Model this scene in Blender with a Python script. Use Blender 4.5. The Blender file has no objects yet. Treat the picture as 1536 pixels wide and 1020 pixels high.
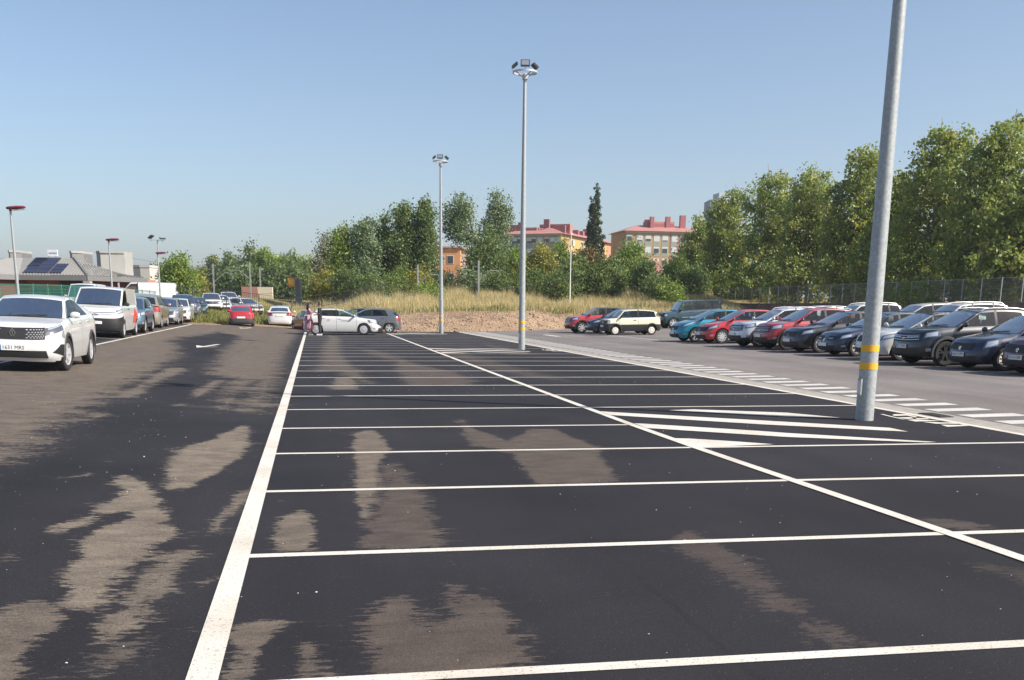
import bpy, math, random
import numpy as np
from mathutils import Vector, Matrix, Euler

random.seed(7); RNG = np.random.default_rng(7)
SC = bpy.context.scene
COL = SC.collection
R = math.radians

# ------------------------------------------------------------------ camera
F_PX, Y0, YAW, PITCH, ROLL, CAM_H = 1549.0, 811.0, .1875, .2218, .0105, 1.6
_f = Vector((math.sin(YAW)*math.cos(PITCH), math.cos(YAW)*math.cos(PITCH), -math.sin(PITCH)))
_r = Vector((math.cos(YAW), -math.sin(YAW), 0)); _u = _r.cross(_f)
_r, _u = math.cos(ROLL)*_r+math.sin(ROLL)*_u, -math.sin(ROLL)*_r+math.cos(ROLL)*_u
cam_d = bpy.data.cameras.new('camera'); cam = bpy.data.objects.new('camera', cam_d); COL.objects.link(cam)
cam.matrix_world = Matrix(((_r.x,_u.x,-_f.x,0),(_r.y,_u.y,-_f.y,0),(_r.z,_u.z,-_f.z,CAM_H),(0,0,0,1)))
cam_d.sensor_width = 36; cam_d.lens = F_PX/1536*36
cam_d.shift_y = (Y0-510)/1536; cam_d.clip_start = .05; cam_d.clip_end = 6000
SC.camera = cam

# ------------------------------------------------------------------ world, sun, exposure
SUN_V = Vector((10.94, -6.72, 10.1)).normalized()
elev = math.asin(SUN_V.z); azim = math.atan2(SUN_V.x, SUN_V.y)
W = bpy.data.worlds.new('World'); SC.world = W; W.use_nodes = True
nt = W.node_tree; nt.nodes.clear()
sky = nt.nodes.new('ShaderNodeTexSky'); sky.sky_type = 'NISHITA'; sky.sun_disc = False
sky.sun_elevation = elev; sky.sun_rotation = azim
sky.air_density = 1.0; sky.dust_density = 3.2; sky.ozone_density = 1.5; sky.altitude = 800
bg = nt.nodes.new('ShaderNodeBackground'); bg.inputs['Strength'].default_value = .101
wo = nt.nodes.new('ShaderNodeOutputWorld')
nt.links.new(sky.outputs[0], bg.inputs[0]); nt.links.new(bg.outputs[0], wo.inputs[0])
sd = bpy.data.lights.new('sun', 'SUN'); sd.energy = 4.3; sd.angle = R(.53); sd.color = (1, .93, .83)
so = bpy.data.objects.new('sun', sd); COL.objects.link(so)
so.rotation_euler = SUN_V.to_track_quat('Z', 'Y').to_euler()
vs = SC.view_settings; SC.display_settings.display_device = 'sRGB'
vs.view_transform = 'Standard'; vs.look = 'None'; vs.gamma = 1; vs.exposure = .72; vs.use_curve_mapping = False

# ------------------------------------------------------------------ geometry of the place
def sm(a, b, x):
    t = np.clip((np.asarray(x, float)-a)/(b-a), 0, 1); return t*t*(3-2*t)
def zg(X, Y):
    """height of the paved ground: crossfall up to the left, gutter valley at X = 9.6, gentle rise to the right"""
    X = np.asarray(X, float); Y = np.asarray(Y, float)
    return (.034*np.clip(-.6-X, 0, 14)*(1+.03*np.clip(Y-35, 0, 36))
            + .017*np.clip(X-9.6, 0, 16.4) + .06*np.clip(X-26, 0, 12))
def zs(X, Y): return float(zg(X, Y))
def ray(px, py):
    return _f*F_PX + _r*(px-768) + _u*(Y0-py)
def at(px, py):
    """point of the ground seen at a photo pixel"""
    d = ray(px, py); z = 0
    for i in range(60):
        t = (z-CAM_H)/d.z; X, Y = d.x*t, d.y*t; z = .5*z+.5*zs(X, Y)
    return X, Y
def atd(px, d, z=1.6):
    """ground-plan point in column px at forward distance d"""
    zc = d*math.cos(PITCH)+(CAM_H-z)*math.sin(PITCH); lat = (px-768)/F_PX*zc
    return (d*math.sin(YAW)+lat*math.cos(YAW), d*math.cos(YAW)-lat*math.sin(YAW))
def zat(px, py, d):
    """height seen at pixel (px,py) at forward distance d"""
    v = ray(px, py); t = d/(v.x*math.sin(YAW)+v.y*math.cos(YAW)); return CAM_H+v.z*t

# ------------------------------------------------------------------ materials
MATS = {}
def mat(name, col=(.5,.5,.5), rough=.6, metal=0, spec=.5, coat=0, noise=0, nscale=5, bump=0, bscale=40, alpha=1, trans=0, emit=0):
    if name in MATS: return MATS[name]
    m = bpy.data.materials.new(name); m.use_nodes = True; n = m.node_tree.nodes; l = m.node_tree.links
    b = n['Principled BSDF']; b.inputs['Base Color'].default_value = (*col, 1)
    b.inputs['Roughness'].default_value = rough; b.inputs['Metallic'].default_value = metal
    b.inputs['Specular IOR Level'].default_value = spec; b.inputs['Coat Weight'].default_value = coat
    b.inputs['Coat Roughness'].default_value = .04; b.inputs['Alpha'].default_value = alpha
    b.inputs['Transmission Weight'].default_value = trans
    if noise or bump:
        tc = n.new('ShaderNodeTexCoord')
    if noise:
        t = n.new('ShaderNodeTexNoise'); t.inputs['Scale'].default_value = nscale; t.inputs['Detail'].default_value = 6
        l.new(tc.outputs['Object'], t.inputs['Vector'])
        mx = n.new('ShaderNodeMixRGB'); mx.blend_type = 'MULTIPLY'; mx.inputs[0].default_value = 1
        cr = n.new('ShaderNodeMapRange'); cr.inputs[1].default_value = .3; cr.inputs[2].default_value = .7
        cr.inputs[3].default_value = 1-noise; cr.inputs[4].default_value = 1+noise*.6
        l.new(t.outputs['Fac'], cr.inputs[0]); mx.inputs[1].default_value = (*col, 1); l.new(cr.outputs[0], mx.inputs[2])
        l.new(mx.outputs[0], b.inputs['Base Color'])
    if bump:
        t2 = n.new('ShaderNodeTexNoise'); t2.inputs['Scale'].default_value = bscale; t2.inputs['Detail'].default_value = 4
        l.new(tc.outputs['Object'], t2.inputs['Vector'])
        bp = n.new('ShaderNodeBump'); bp.inputs['Strength'].default_value = bump; bp.inputs['Distance'].default_value = .02
        l.new(t2.outputs['Fac'], bp.inputs['Height']); l.new(bp.outputs[0], b.inputs['Normal'])
    MATS[name] = m; return m

def N(m, t, **kw):
    x = m.node_tree.nodes.new(t)
    for k, v in kw.items():
        if k.startswith('i_'):
            x.inputs[k[2:].replace('_', ' ')].default_value = v
        else: setattr(x, k, v)
    return x

SEAMS = (-2.53, 1.9, 5.95)
def asphalt_mat(name, base, base2, dust_a, dust_b, use_attr=True, rough=.88):
    m = bpy.data.materials.new(name); m.use_nodes = True; nt = m.node_tree; l = nt.links
    b = nt.nodes['Principled BSDF']; b.inputs['Roughness'].default_value = rough; b.inputs['Specular IOR Level'].default_value = .25
    tc = N(m, 'ShaderNodeTexCoord')
    def noise(scale, detail=4, rough=.55, vec=None, stretch=None):
        t = N(m, 'ShaderNodeTexNoise'); t.inputs['Scale'].default_value = scale; t.inputs['Detail'].default_value = detail
        t.inputs['Roughness'].default_value = rough
        if stretch:
            mp = N(m, 'ShaderNodeMapping'); mp.inputs['Scale'].default_value = stretch
            l.new(tc.outputs['Object'], mp.inputs[0]); l.new(mp.outputs[0], t.inputs['Vector'])
        else: l.new(tc.outputs['Object'], t.inputs['Vector'])
        return t.outputs['Fac']
    def rng(src, a, b_, c, d, clamp=True):
        r = N(m, 'ShaderNodeMapRange'); r.clamp = clamp
        for i, v in enumerate((a, b_, c, d)): r.inputs[i+1].default_value = v
        l.new(src, r.inputs[0]); return r.outputs[0]
    def mth(op, a, b_):
        r = N(m, 'ShaderNodeMath', operation=op)
        for i, v in enumerate((a, b_)):
            if isinstance(v, (int, float)): r.inputs[i].default_value = v
            else: l.new(v, r.inputs[i])
        return r.outputs[0]
    def mix(f, a, b_, mode='MIX'):
        r = N(m, 'ShaderNodeMixRGB', blend_type=mode)
        for i, v in enumerate((f, a, b_)):
            if isinstance(v, tuple): r.inputs[i].default_value = (*v, 1)
            elif isinstance(v, (int, float)): r.inputs[i].default_value = v
            else: l.new(v, r.inputs[i])
        return r.outputs[0]
    big = noise(.22, 5, .6)
    col = mix(rng(big, .38, .64, 0, 1), base, base2)
    lane = noise(.5, 3, .5, stretch=(2.2, .12, 1))           # long rolling marks of the paver
    col = mix(1.0, col, mix(rng(lane, .35, .65, 0, 1), (.86,.86,.88), (1.12,1.12,1.1)), 'MULTIPLY')
    dustv = None
    if use_attr:
        at_ = N(m, 'ShaderNodeAttribute', attribute_name='dust'); sep = N(m, 'ShaderNodeSeparateColor')
        l.new(at_.outputs['Color'], sep.inputs[0])
        st = noise(1.0, 6, .72, stretch=(8, 22, 1)); st2 = noise(1.0, 3, .6, stretch=(1.1, 1.8, 1))
        v = mth('ADD', sep.outputs[0], mth('MULTIPLY', mth('SUBTRACT', st, .5), 1.45))
        v = mth('ADD', v, mth('MULTIPLY', mth('SUBTRACT', st2, .5), .9))
        msk = rng(v, .45, .56, 0, 1)
        amt = mth('MULTIPLY', msk, mth('MULTIPLY', sep.outputs[2], rng(noise(1.0, 6, .75, stretch=(3, 6, 1)), .38, .60, .62, 1)))
        dcol = mix(sep.outputs[1], dust_a, dust_b)
        dn = noise(1.0, 5, .65, stretch=(1.6, 2.6, 1))
        dcol = mix(1.0, dcol, mix(rng(dn, .3, .7, 0, 1), (.80,.80,.80), (1.14,1.13,1.1)), 'MULTIPLY')
        col = mix(amt, col, dcol)
    if use_attr:
        sx = N(m, 'ShaderNodeSeparateXYZ'); l.new(tc.outputs['Object'], sx.inputs[0])
        wob = mth('MULTIPLY', mth('SUBTRACT', noise(2.2, 5, .6), .5), .12); xx = mth('ADD', sx.outputs[0], wob); brk = noise(.6, 3, .5)
        for x0 in SEAMS:
            dd = mth('ABSOLUTE', mth('SUBTRACT', xx, x0), 0); f = rng(dd, 0, .035, .5, 0)
            col = mix(mth('MULTIPLY', f, rng(brk, .42, .58, .15, 1)), col, (.012,.011,.012))
    # aggregate: fine bright and dark stones
    g1 = noise(110, 3, .75); g2 = noise(38, 4, .75)
    col = mix(1.0, col, mix(rng(g1, .32, .68, 0, 1), (.48,.48,.48), (1.52,1.50,1.50)), 'MULTIPLY')
    col = mix(1.0, col, mix(rng(g2, .3, .7, 0, 1), (.78,.78,.78), (1.22,1.22,1.22)), 'MULTIPLY')
    vor = N(m, 'ShaderNodeTexVoronoi'); vor.inputs['Scale'].default_value = 55; l.new(tc.outputs['Object'], vor.inputs['Vector'])
    sp = mth('LESS_THAN', vor.outputs['Distance'], .09)
    wn = N(m, 'ShaderNodeSeparateColor'); l.new(vor.outputs['Color'], wn.inputs[0])
    sp = mth('MULTIPLY', sp, mth('GREATER_THAN', wn.outputs[0], .80))
    col = mix(mth('MULTIPLY', sp, .55), col, (.55,.52,.48))
    l.new(col, b.inputs['Base Color'])
    bp = N(m, 'ShaderNodeBump'); bp.inputs['Strength'].default_value = .55; bp.inputs['Distance'].default_value = .006
    l.new(mth('ADD', g1, mth('MULTIPLY', g2, .7)), bp.inputs['Height']); l.new(bp.outputs[0], b.inputs['Normal'])
    return m

def leaf_mat(name, ca, cb, yellow=(.25,.22,.04), yfrac=.1, trans=.35, gloss=.03):
    """leaves whose own colour varies from leaf to leaf (attribute 'tint') and that let light through"""
    m = bpy.data.materials.new(name); m.use_nodes = True; nt = m.node_tree; l = nt.links
    nt.nodes.remove(nt.nodes['Principled BSDF']); out = nt.nodes['Material Output']
    a = N(m, 'ShaderNodeAttribute', attribute_name='tint'); s = N(m, 'ShaderNodeSeparateColor'); l.new(a.outputs['Color'], s.inputs[0])
    mx = N(m, 'ShaderNodeMixRGB'); mx.inputs[1].default_value = (*ca, 1); mx.inputs[2].default_value = (*cb, 1); l.new(s.outputs[0], mx.inputs[0])
    gt = N(m, 'ShaderNodeMath', operation='GREATER_THAN'); gt.inputs[1].default_value = 1-yfrac; l.new(s.outputs[1], gt.inputs[0])
    my = N(m, 'ShaderNodeMixRGB'); my.inputs[2].default_value = (*yellow, 1); l.new(gt.outputs[0], my.inputs[0]); l.new(mx.outputs[0], my.inputs[1])
    d = N(m, 'ShaderNodeBsdfDiffuse'); t = N(m, 'ShaderNodeBsdfTranslucent'); g = N(m, 'ShaderNodeBsdfGlossy'); g.inputs['Roughness'].default_value = .5
    g.inputs['Color'].default_value = (.8,.8,.75,1)
    l.new(my.outputs[0], d.inputs[0]); l.new(my.outputs[0], t.inputs[0])
    m1 = N(m, 'ShaderNodeMixShader'); m1.inputs[0].default_value = trans; l.new(d.outputs[0], m1.inputs[1]); l.new(t.outputs[0], m1.inputs[2])
    m2 = N(m, 'ShaderNodeMixShader'); m2.inputs[0].default_value = gloss; l.new(m1.outputs[0], m2.inputs[1]); l.new(g.outputs[0], m2.inputs[2])
    l.new(m2.outputs[0], out.inputs[0]); return m

def glass_mat(name, tint=(.45,.55,.55), through=.5, refl=1.0):
    m = bpy.data.materials.new(name); m.use_nodes = True; nt = m.node_tree; l = nt.links
    nt.nodes.remove(nt.nodes['Principled BSDF']); out = nt.nodes['Material Output']
    tr = N(m, 'ShaderNodeBsdfTransparent'); tr.inputs[0].default_value = (tint[0]*through, tint[1]*through, tint[2]*through, 1)
    g = N(m, 'ShaderNodeBsdfGlossy'); g.inputs['Roughness'].default_value = .02; g.inputs['Color'].default_value = (refl, refl, refl, 1)
    fr = N(m, 'ShaderNodeFresnel'); fr.inputs[0].default_value = 1.55
    mm = N(m, 'ShaderNodeMath', operation='MULTIPLY_ADD'); mm.inputs[1].default_value = .75; mm.inputs[2].default_value = .02; mm.use_clamp = True
    l.new(fr.outputs[0], mm.inputs[0])
    mx = N(m, 'ShaderNodeMixShader'); l.new(mm.outputs[0], mx.inputs[0]); l.new(tr.outputs[0], mx.inputs[1]); l.new(g.outputs[0], mx.inputs[2])
    l.new(mx.outputs[0], out.inputs[0]); return m

M_GLASS = glass_mat('car_glass', (.72,.90,.87), .9, .85); M_TINT = glass_mat('tinted_glass', (.5,.58,.6), .55, .85)
M_BLACK = mat('black_plastic', (.018,.018,.019), .55); M_CLAD = mat('grey_cladding', (.05,.05,.052), .6)
M_TYRE = mat('tyre_rubber', (.022,.022,.023), .8, noise=.25, nscale=14); M_DARKIN = mat('car_interior', (.035,.035,.038), .8)
M_SEAT = mat('seat_fabric', (.09,.09,.10), .85, noise=.2, nscale=30)
M_ALLOY = mat('alloy', (.60,.60,.62), .35, .35); M_ALLOYD = mat('dark_alloy', (.09,.09,.095), .35, .6); M_CREAMALLOY = mat('pale_alloy', (.74,.70,.62), .45, .0)
M_CHROME = mat('chrome', (.75,.76,.78), .12, 1); M_LAMP = mat('headlamp_glass', (.62,.66,.70), .08, .55, .8, 1)
M_LAMPD = mat('headlamp_dark', (.12,.13,.15), .1, .3, .8, 1); M_TAIL = mat('tail_lamp', (.33,.015,.02), .15, 0, .6, 1)
M_PLATE = mat('number_plate_white', (.75,.76,.74), .35); M_INK = mat('black_ink', (.02,.02,.022), .5); M_BLUE = mat('plate_blue', (.03,.14,.42), .4)
M_UNDER = mat('underbody', (.01,.01,.01), .9)

# ------------------------------------------------------------------ mesh helpers
def tag(o, label=None, cat=None, group=None, kind=None):
    if label: o['label'] = label
    if cat: o['category'] = cat
    if group: o['group'] = group
    if kind: o['kind'] = kind
    return o
def empty(name, loc=(0,0,0), rz=0):
    o = bpy.data.objects.new(name, None); COL.objects.link(o); o.location = loc; o.rotation_euler = (0,0,rz); o.empty_display_size = .2
    return o
def link(name, me, m=None, parent=None, smooth=None):
    if m is not None and not me.materials: me.materials.append(m)
    if smooth is not None:
        me.polygons.foreach_set('use_smooth', [True]*len(me.polygons))
        if smooth < 170: me.set_sharp_from_angle(angle=R(smooth))
    o = bpy.data.objects.new(name, me); COL.objects.link(o)
    if parent is not None: o.parent = parent
    return o
class MB:
    """collects shapes into one mesh"""
    def __init__(s): s.v = []; s.f = []
    def quad(s, a, b, c, d):
        i = len(s.v); s.v += [tuple(a), tuple(b), tuple(c), tuple(d)]; s.f.append((i,i+1,i+2,i+3)); return s
    def poly(s, pts):
        i = len(s.v); s.v += [tuple(p) for p in pts]; s.f.append(tuple(range(i, i+len(pts)))); return s
    def box(s, c, d, rz=0, M=None):
        x, y, z = d[0]/2, d[1]/2, d[2]/2; i = len(s.v); ca, sa = math.cos(rz), math.sin(rz)
        for (a, b, e) in ((-x,-y,-z),(x,-y,-z),(x,y,-z),(-x,y,-z),(-x,-y,z),(x,-y,z),(x,y,z),(-x,y,z)):
            if M is not None: p = M @ Vector((a,b,e)); s.v.append((p.x+c[0], p.y+c[1], p.z+c[2]))
            else: s.v.append((c[0]+a*ca-b*sa, c[1]+a*sa+b*ca, c[2]+e))
        for f in ((0,3,2,1),(4,5,6,7),(0,1,5,4),(1,2,6,5),(2,3,7,6),(3,0,4,7)): s.f.append(tuple(i+k for k in f))
        return s
    def tube(s, pts, r, n=8, cap=True):
        pts = [Vector(p) for p in pts]; rr = r if hasattr(r, '__len__') else [r]*len(pts); i0 = len(s.v)
        for k, p in enumerate(pts):
            t = (pts[min(k+1, len(pts)-1)]-pts[max(k-1, 0)]).normalized()
            a = t.orthogonal().normalized() if k == 0 else (a - t*a.dot(t)).normalized()
            b = t.cross(a)
            for j in range(n):
                w = 2*math.pi*j/n; q = p+(a*math.cos(w)+b*math.sin(w))*rr[k]; s.v.append(tuple(q))
        for k in range(len(pts)-1):
            for j in range(n):
                s.f.append((i0+k*n+j, i0+k*n+(j+1)%n, i0+(k+1)*n+(j+1)%n, i0+(k+1)*n+j))
        if cap:
            s.f.append(tuple(i0+j for j in reversed(range(n)))); s.f.append(tuple(i0+(len(pts)-1)*n+j for j in range(n)))
        return s
    def lathe(s, prof, n=16, axis='z', c=(0,0,0), close=True):
        i0 = len(s.v)
        for (r_, h) in prof:
            for j in range(n):
                w = 2*math.pi*j/n; a, b = r_*math.cos(w), r_*math.sin(w)
                p = (a, b, h) if axis == 'z' else ((a, h, b) if axis == 'y' else (h, a, b))
                s.v.append((p[0]+c[0], p[1]+c[1], p[2]+c[2]))
        for k in range(len(prof)-1):
            for j in range(n): s.f.append((i0+k*n+j, i0+k*n+(j+1)%n, i0+(k+1)*n+(j+1)%n, i0+(k+1)*n+j))
        return s
    def grid(s, P):
        n, m_ = len(P), len(P[0]); i0 = len(s.v)
        for row in P: s.v += [tuple(p) for p in row]
        for a in range(n-1):
            for b in range(m_-1): s.f.append((i0+a*m_+b, i0+a*m_+b+1, i0+(a+1)*m_+b+1, i0+(a+1)*m_+b))
        return s
    def prism(s, pts, z0, z1):
        n = len(pts); i0 = len(s.v); s.v += [(p[0],p[1],z0) for p in pts]+[(p[0],p[1],z1) for p in pts]
        s.f.append(tuple(i0+j for j in reversed(range(n)))); s.f.append(tuple(i0+n+j for j in range(n)))
        for j in range(n): s.f.append((i0+j, i0+(j+1)%n, i0+n+(j+1)%n, i0+n+j))
        return s
    def mesh(s, name):
        me = bpy.data.meshes.new(name); me.from_pydata(s.v, [], s.f); me.update(); return me
    def build(s, name, m, parent=None, smooth=None):
        return link(name, s.mesh(name), m, parent, smooth)
def raw_mesh(name, V, F4, attr=None):
    """fast mesh from numpy arrays; F4 = faces x 3 or 4"""
    me = bpy.data.meshes.new(name); nv, nf, k = len(V), len(F4), F4.shape[1]
    me.vertices.add(nv); me.vertices.foreach_set('co', np.ascontiguousarray(V, dtype=np.float32).ravel())
    me.loops.add(nf*k); me.loops.foreach_set('vertex_index', np.ascontiguousarray(F4, dtype=np.int32).ravel())
    me.polygons.add(nf); me.polygons.foreach_set('loop_start', np.arange(nf, dtype=np.int32)*k)
    me.update(calc_edges=True)
    if attr:
        for an, (dom, data) in attr.items():
            a = me.attributes.new(an, 'FLOAT_COLOR', dom); a.data.foreach_set('color', np.ascontiguousarray(data, dtype=np.float32).ravel())
    return me
def gridmesh(xs, ys, zf, attr=None):
    X, Y = np.meshgrid(xs, ys); Z = zf(X, Y); V = np.stack([X, Y, Z], -1).reshape(-1, 3); nx, ny = len(xs), len(ys)
    i = np.arange(nx*ny).reshape(ny, nx); Fq = np.stack([i[:-1,:-1], i[:-1,1:], i[1:,1:], i[1:,:-1]], -1).reshape(-1, 4)
    return V, Fq
def text_mesh(txt, size, extrude=0, bold=0):
    c = bpy.data.curves.new('lettering', 'FONT'); c.body = txt; c.size = size; c.align_x = 'CENTER'; c.align_y = 'CENTER'; c.extrude = extrude
    c.resolution_u = 2
    c.offset = bold
    o = bpy.data.objects.new('tmp', c); me = bpy.data.meshes.new_from_object(o); bpy.data.objects.remove(o); return me

# value noise in numpy for terrain
def vnoise(X, Y, s, seed=0):
    X = np.asarray(X, float)/s; Y = np.asarray(Y, float)/s; xi = np.floor(X).astype(int); yi = np.floor(Y).astype(int)
    fx = X-xi; fy = Y-yi; fx = fx*fx*(3-2*fx); fy = fy*fy*(3-2*fy)
    def h(a, b): 
        n = (a*374761393 + b*668265263 + seed*144665) & 0xffffffff; n = ((n ^ (n >> 13))*1274126177) & 0xffffffff
        return ((n ^ (n >> 16)) & 0xffff)/65535.
    return (h(xi,yi)*(1-fx)+h(xi+1,yi)*fx)*(1-fy)+(h(xi,yi+1)*(1-fx)+h(xi+1,yi+1)*fx)*fy
def fbm(X, Y, s, seed=0, o=4):
    return sum(vnoise(X, Y, s/2**k, seed+k)*.5**k for k in range(o))/sum(.5**k for k in range(o))-.5

# ================================================================== SETTING: terrain, paving, paint
YB = np.array([(-80,66),(-7,66),(-4.5,72),(-.5,76.5),(3,73),(5,69),(10,69.6),(17.7,73.2),(24,79),(39.6,88)], float)
def yb(X): return np.interp(X, YB[:,0], YB[:,1])
def terr(X, Y):
    X = np.asarray(X, float); Y = np.asarray(Y, float)
    z = zg(X, np.minimum(Y, 95))
    d = Y-yb(X)                                                      # metres beyond the asphalt's end
    mid = sm(1.5, 6, X)*(1-sm(24, 33, X)); wide = sm(-5, 13, X)*(1-sm(24, 33, X))    # rubble heap behind the middle of the lot
    heap = mid*(.50*sm(0, 2.6, d)+.20*sm(2, 5, d))+wide*(.50*sm(7, 15, d)+.85*sm(15, 32, d))
    left = (1-sm(1.5, 6, X))*(.10*sm(4, 26, d)+.30*sm(22, 32, d)+1.6*sm(33, 52, d))*1.0-(1.0*sm(14.8, 17.5, -X))*sm(10, 20, Y)
    right = sm(24, 33, X)*(.6*sm(0, 5, d)+1.3*sm(2, 14, d))
    rough = mid*sm(0, 1.5, d)*(1-sm(10, 18, d))*(.55*fbm(X, Y, 2.2, 3)+.35*fbm(X, Y, .6, 9)) + sm(0, 3, d)*.25*fbm(X, Y, 5, 5)
    peak = .75*np.exp(-((X-15.5)/1.9)**2-((Y-75.5)/1.6)**2)+.35*np.exp(-((X-12.0)/2.2)**2-((Y-74.5)/1.5)**2)
    z = z+heap+left+right+rough+peak*sm(0, 1.5, d)
    inside = (X > -16.5) & (X < 39.9) & (d < .05)
    z = np.where(inside, zg(X, Y)-.16, z)
    far = np.hypot(X, Y)
    z = z+18*sm(900, 2300, far)*(fbm(X, Y, 900, 21, 3)+.35)
    return z
xs = np.unique(np.concatenate([[-4000,-2600,-1700,-1100,-700,-450,-300,-200,-140,-100,-75,-55,-42,-34,-28,-24], np.arange(-21, 0, 1.), np.arange(0, 24, .22), np.arange(24, 46, .6),
     [48,52,58,66,78,95,120,160,220,320,480,750,1200,2000,3200,4000], [-.6,9.6,26,38,39.9,-16.5]]))
ys = np.unique(np.concatenate([[-60,-30,-15], np.arange(-8, 60, 4.), np.arange(60, 66, 1.), np.arange(66, 92, .22), np.arange(92, 125, 1.2), [130,140,155,175,200,240,300,380,500,700,1000,1400,2000,2800,4000]]))
V, Fq = gridmesh(xs, ys, terr)
X, Y = V[:,0], V[:,1]; d = Y-yb(X)
mid = sm(1.5, 6, X)*(1-sm(24, 33, X))
# r: dry grass soil, g: green, b: pale rubble
gr = np.zeros((len(V), 4)); gr[:,3] = 1
gr[:,0] = np.clip(mid*sm(16, 21, d)+(1-mid)*sm(3, 8, d+3*fbm(X, Y, 4, 8)), 0, 1)
gr[:,1] = np.clip((1-mid)*sm(6, 20, d)*(.5+1.2*fbm(X, Y, 9, 31))+sm(120, 200, Y)*.8, 0, 1)
gr[:,2] = np.clip(mid*(1-sm(5, 9, d))*(.6+fbm(X, Y, 1.2, 14)*1.6), 0, 1)
m = bpy.data.materials.new('earth'); m.use_nodes = True; l = m.node_tree.links; b = m.node_tree.nodes['Principled BSDF']; b.inputs['Roughness'].default_value = .95; b.inputs['Specular IOR Level'].default_value = .1
a = N(m,'ShaderNodeAttribute', attribute_name='ground'); s = N(m,'ShaderNodeSeparateColor'); l.new(a.outputs['Color'], s.inputs[0]); tc = N(m,'ShaderNodeTexCoord')
def mixn(f, c1, c2, mode='MIX'):
    x = N(m,'ShaderNodeMixRGB', blend_type=mode)
    for i, v in enumerate((f,c1,c2)):
        if isinstance(v, tuple): x.inputs[i].default_value = (*v,1)
        elif isinstance(v,(int,float)): x.inputs[i].default_value = v
        else: l.new(v, x.inputs[i])
    return x.outputs[0]
def noisen(sc, det=5, lo=.3, hi=.7, c=0, e=1):
    t = N(m,'ShaderNodeTexNoise'); t.inputs['Scale'].default_value = sc; t.inputs['Detail'].default_value = det; l.new(tc.outputs['Object'], t.inputs['Vector'])
    r = N(m,'ShaderNodeMapRange'); [r.inputs[i+1].default_value.__class__ for i in range(4)]
    for i, v in enumerate((lo,hi,c,e)): r.inputs[i+1].default_value = v
    l.new(t.outputs['Fac'], r.inputs[0]); return r.outputs[0]
c0 = mixn(noisen(.8), (.25,.165,.11), (.35,.25,.17)); c0 = mixn(s.outputs[2], c0, (.38,.27,.18))
c0 = mixn(s.outputs[0], c0, mixn(noisen(1.5), (.26,.20,.085), (.42,.32,.15))); c0 = mixn(s.outputs[1], c0, mixn(noisen(.7), (.12,.14,.04), (.22,.21,.07)))
c0 = mixn(1.0, c0, mixn(noisen(9, 8), (.62,.62,.62), (1.25,1.25,1.25)), 'MULTIPLY'); l.new(c0, b.inputs['Base Color'])
t = N(m,'ShaderNodeTexNoise'); t.inputs['Scale'].default_value = 7; t.inputs['Detail'].default_value = 8; l.new(tc.outputs['Object'], t.inputs['Vector'])
bp = N(m,'ShaderNodeBump'); bp.inputs['Strength'].default_value = 1; bp.inputs['Distance'].default_value = .12; l.new(t.outputs['Fac'], bp.inputs['Height']); l.new(bp.outputs[0], b.inputs['Normal'])
M_EARTH = m
tag(link('ground', raw_mesh('ground', V, Fq, {'ground': ('POINT', gr)}), M_EARTH, smooth=180), kind='structure')

# ---- dust and mud stains on the new asphalt, each with its own outline on the ground
def zo(ox, oy, s, pts): return [(ox+x/s, oy+y/s) for x, y in pts]
A_ = (0, 480, 3.339); B_ = (0, 660, 2.833); C_ = (420, 620, 2.55); D_ = (940, 660, 2.577); E_ = (400, 480, 3.072)
ST = []   # polygon, brown share, strength, softness
def stain(frame, pts, brown, strength, soft):
    P = zo(*frame, pts) if frame else pts
    ST.append((np.array([at(*p) for p in P]), brown, strength, soft))
stain(A_, [(-700,900),(-200,760),(0,680),(60,672),(130,650),(190,620),(205,595),(280,560),(300,525),(440,465),(450,430),(560,370),(650,320),(750,262),(840,205),(880,172),(900,140),(850,110),(900,85),(1000,80),(1100,60),(1250,30),(960,22),(800,40),(460,130),(0,235),(-600,330)], .35, .85, 1.1)
stain(A_, [(1190,100),(1120,150),(1080,215),(1035,270),(1130,285),(1230,290),(1150,310),(1120,350),(1130,400),(1065,450),(1100,462),(1160,425),(1240,330),(1290,300),(1230,400),(1180,452),(1240,465),(1300,440),(1335,430),(1330,390),(1370,320),(1400,270),(1415,180),(1450,120),(1500,60),(1520,30),(1300,25),(1000,25),(1080,60),(1200,80)], .35, .8, .9)
stain(A_, [(570,388),(640,345),(760,280),(850,235),(940,240),(930,262),(850,280),(770,330),(650,390)], .2, .8, .35)
stain(A_, [(950,395),(1000,385),(1060,345),(1120,305),(1080,300),(1020,330),(970,370)], .2, .8, .3)
stain(A_, [(445,495),(505,470),(500,488)], .2, .8, .2); stain(A_, [(885,428),(918,418),(905,428)], .2, .7, .2)
stain(B_, [(710,205),(710,130),(730,70),(810,20),(880,5),(960,-30),(1020,-60),(1060,-60),(1050,30),(990,100),(900,140),(810,205),(750,212)], .05, 1, .16)
stain(B_, [(215,410),(210,365),(320,345),(420,285),(500,250),(520,210),(500,180),(510,145),(570,150),(600,185),(660,215),(680,280),(710,330),(730,380),(690,430),(600,480),(560,520),(500,590),(440,640),(430,690),(370,720),(310,700),(270,590),(280,540),(370,500),(345,440),(430,380),(560,335),(540,300),(450,320),(330,370)], .1, 1, .16)
stain(B_, [(430,860),(400,800),(500,740),(560,640),(620,560),(740,480),(800,450),(840,500),(760,580),(700,650),(640,720),(560,800),(480,850)], .3, .85, .22)
stain(B_, [(-300,800),(0,770),(60,700),(130,680),(220,710),(245,790),(200,830),(120,900),(40,990),(0,1020),(-300,1100)], .35, .8, .16)
stain(B_, [(900,390),(910,330),(1010,240),(1080,180),(1085,200),(1020,290),(950,350)], .2, .85, .12)
stain(B_, [(820,610),(940,570),(930,595),(870,615)], .2, .75, .1)
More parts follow.
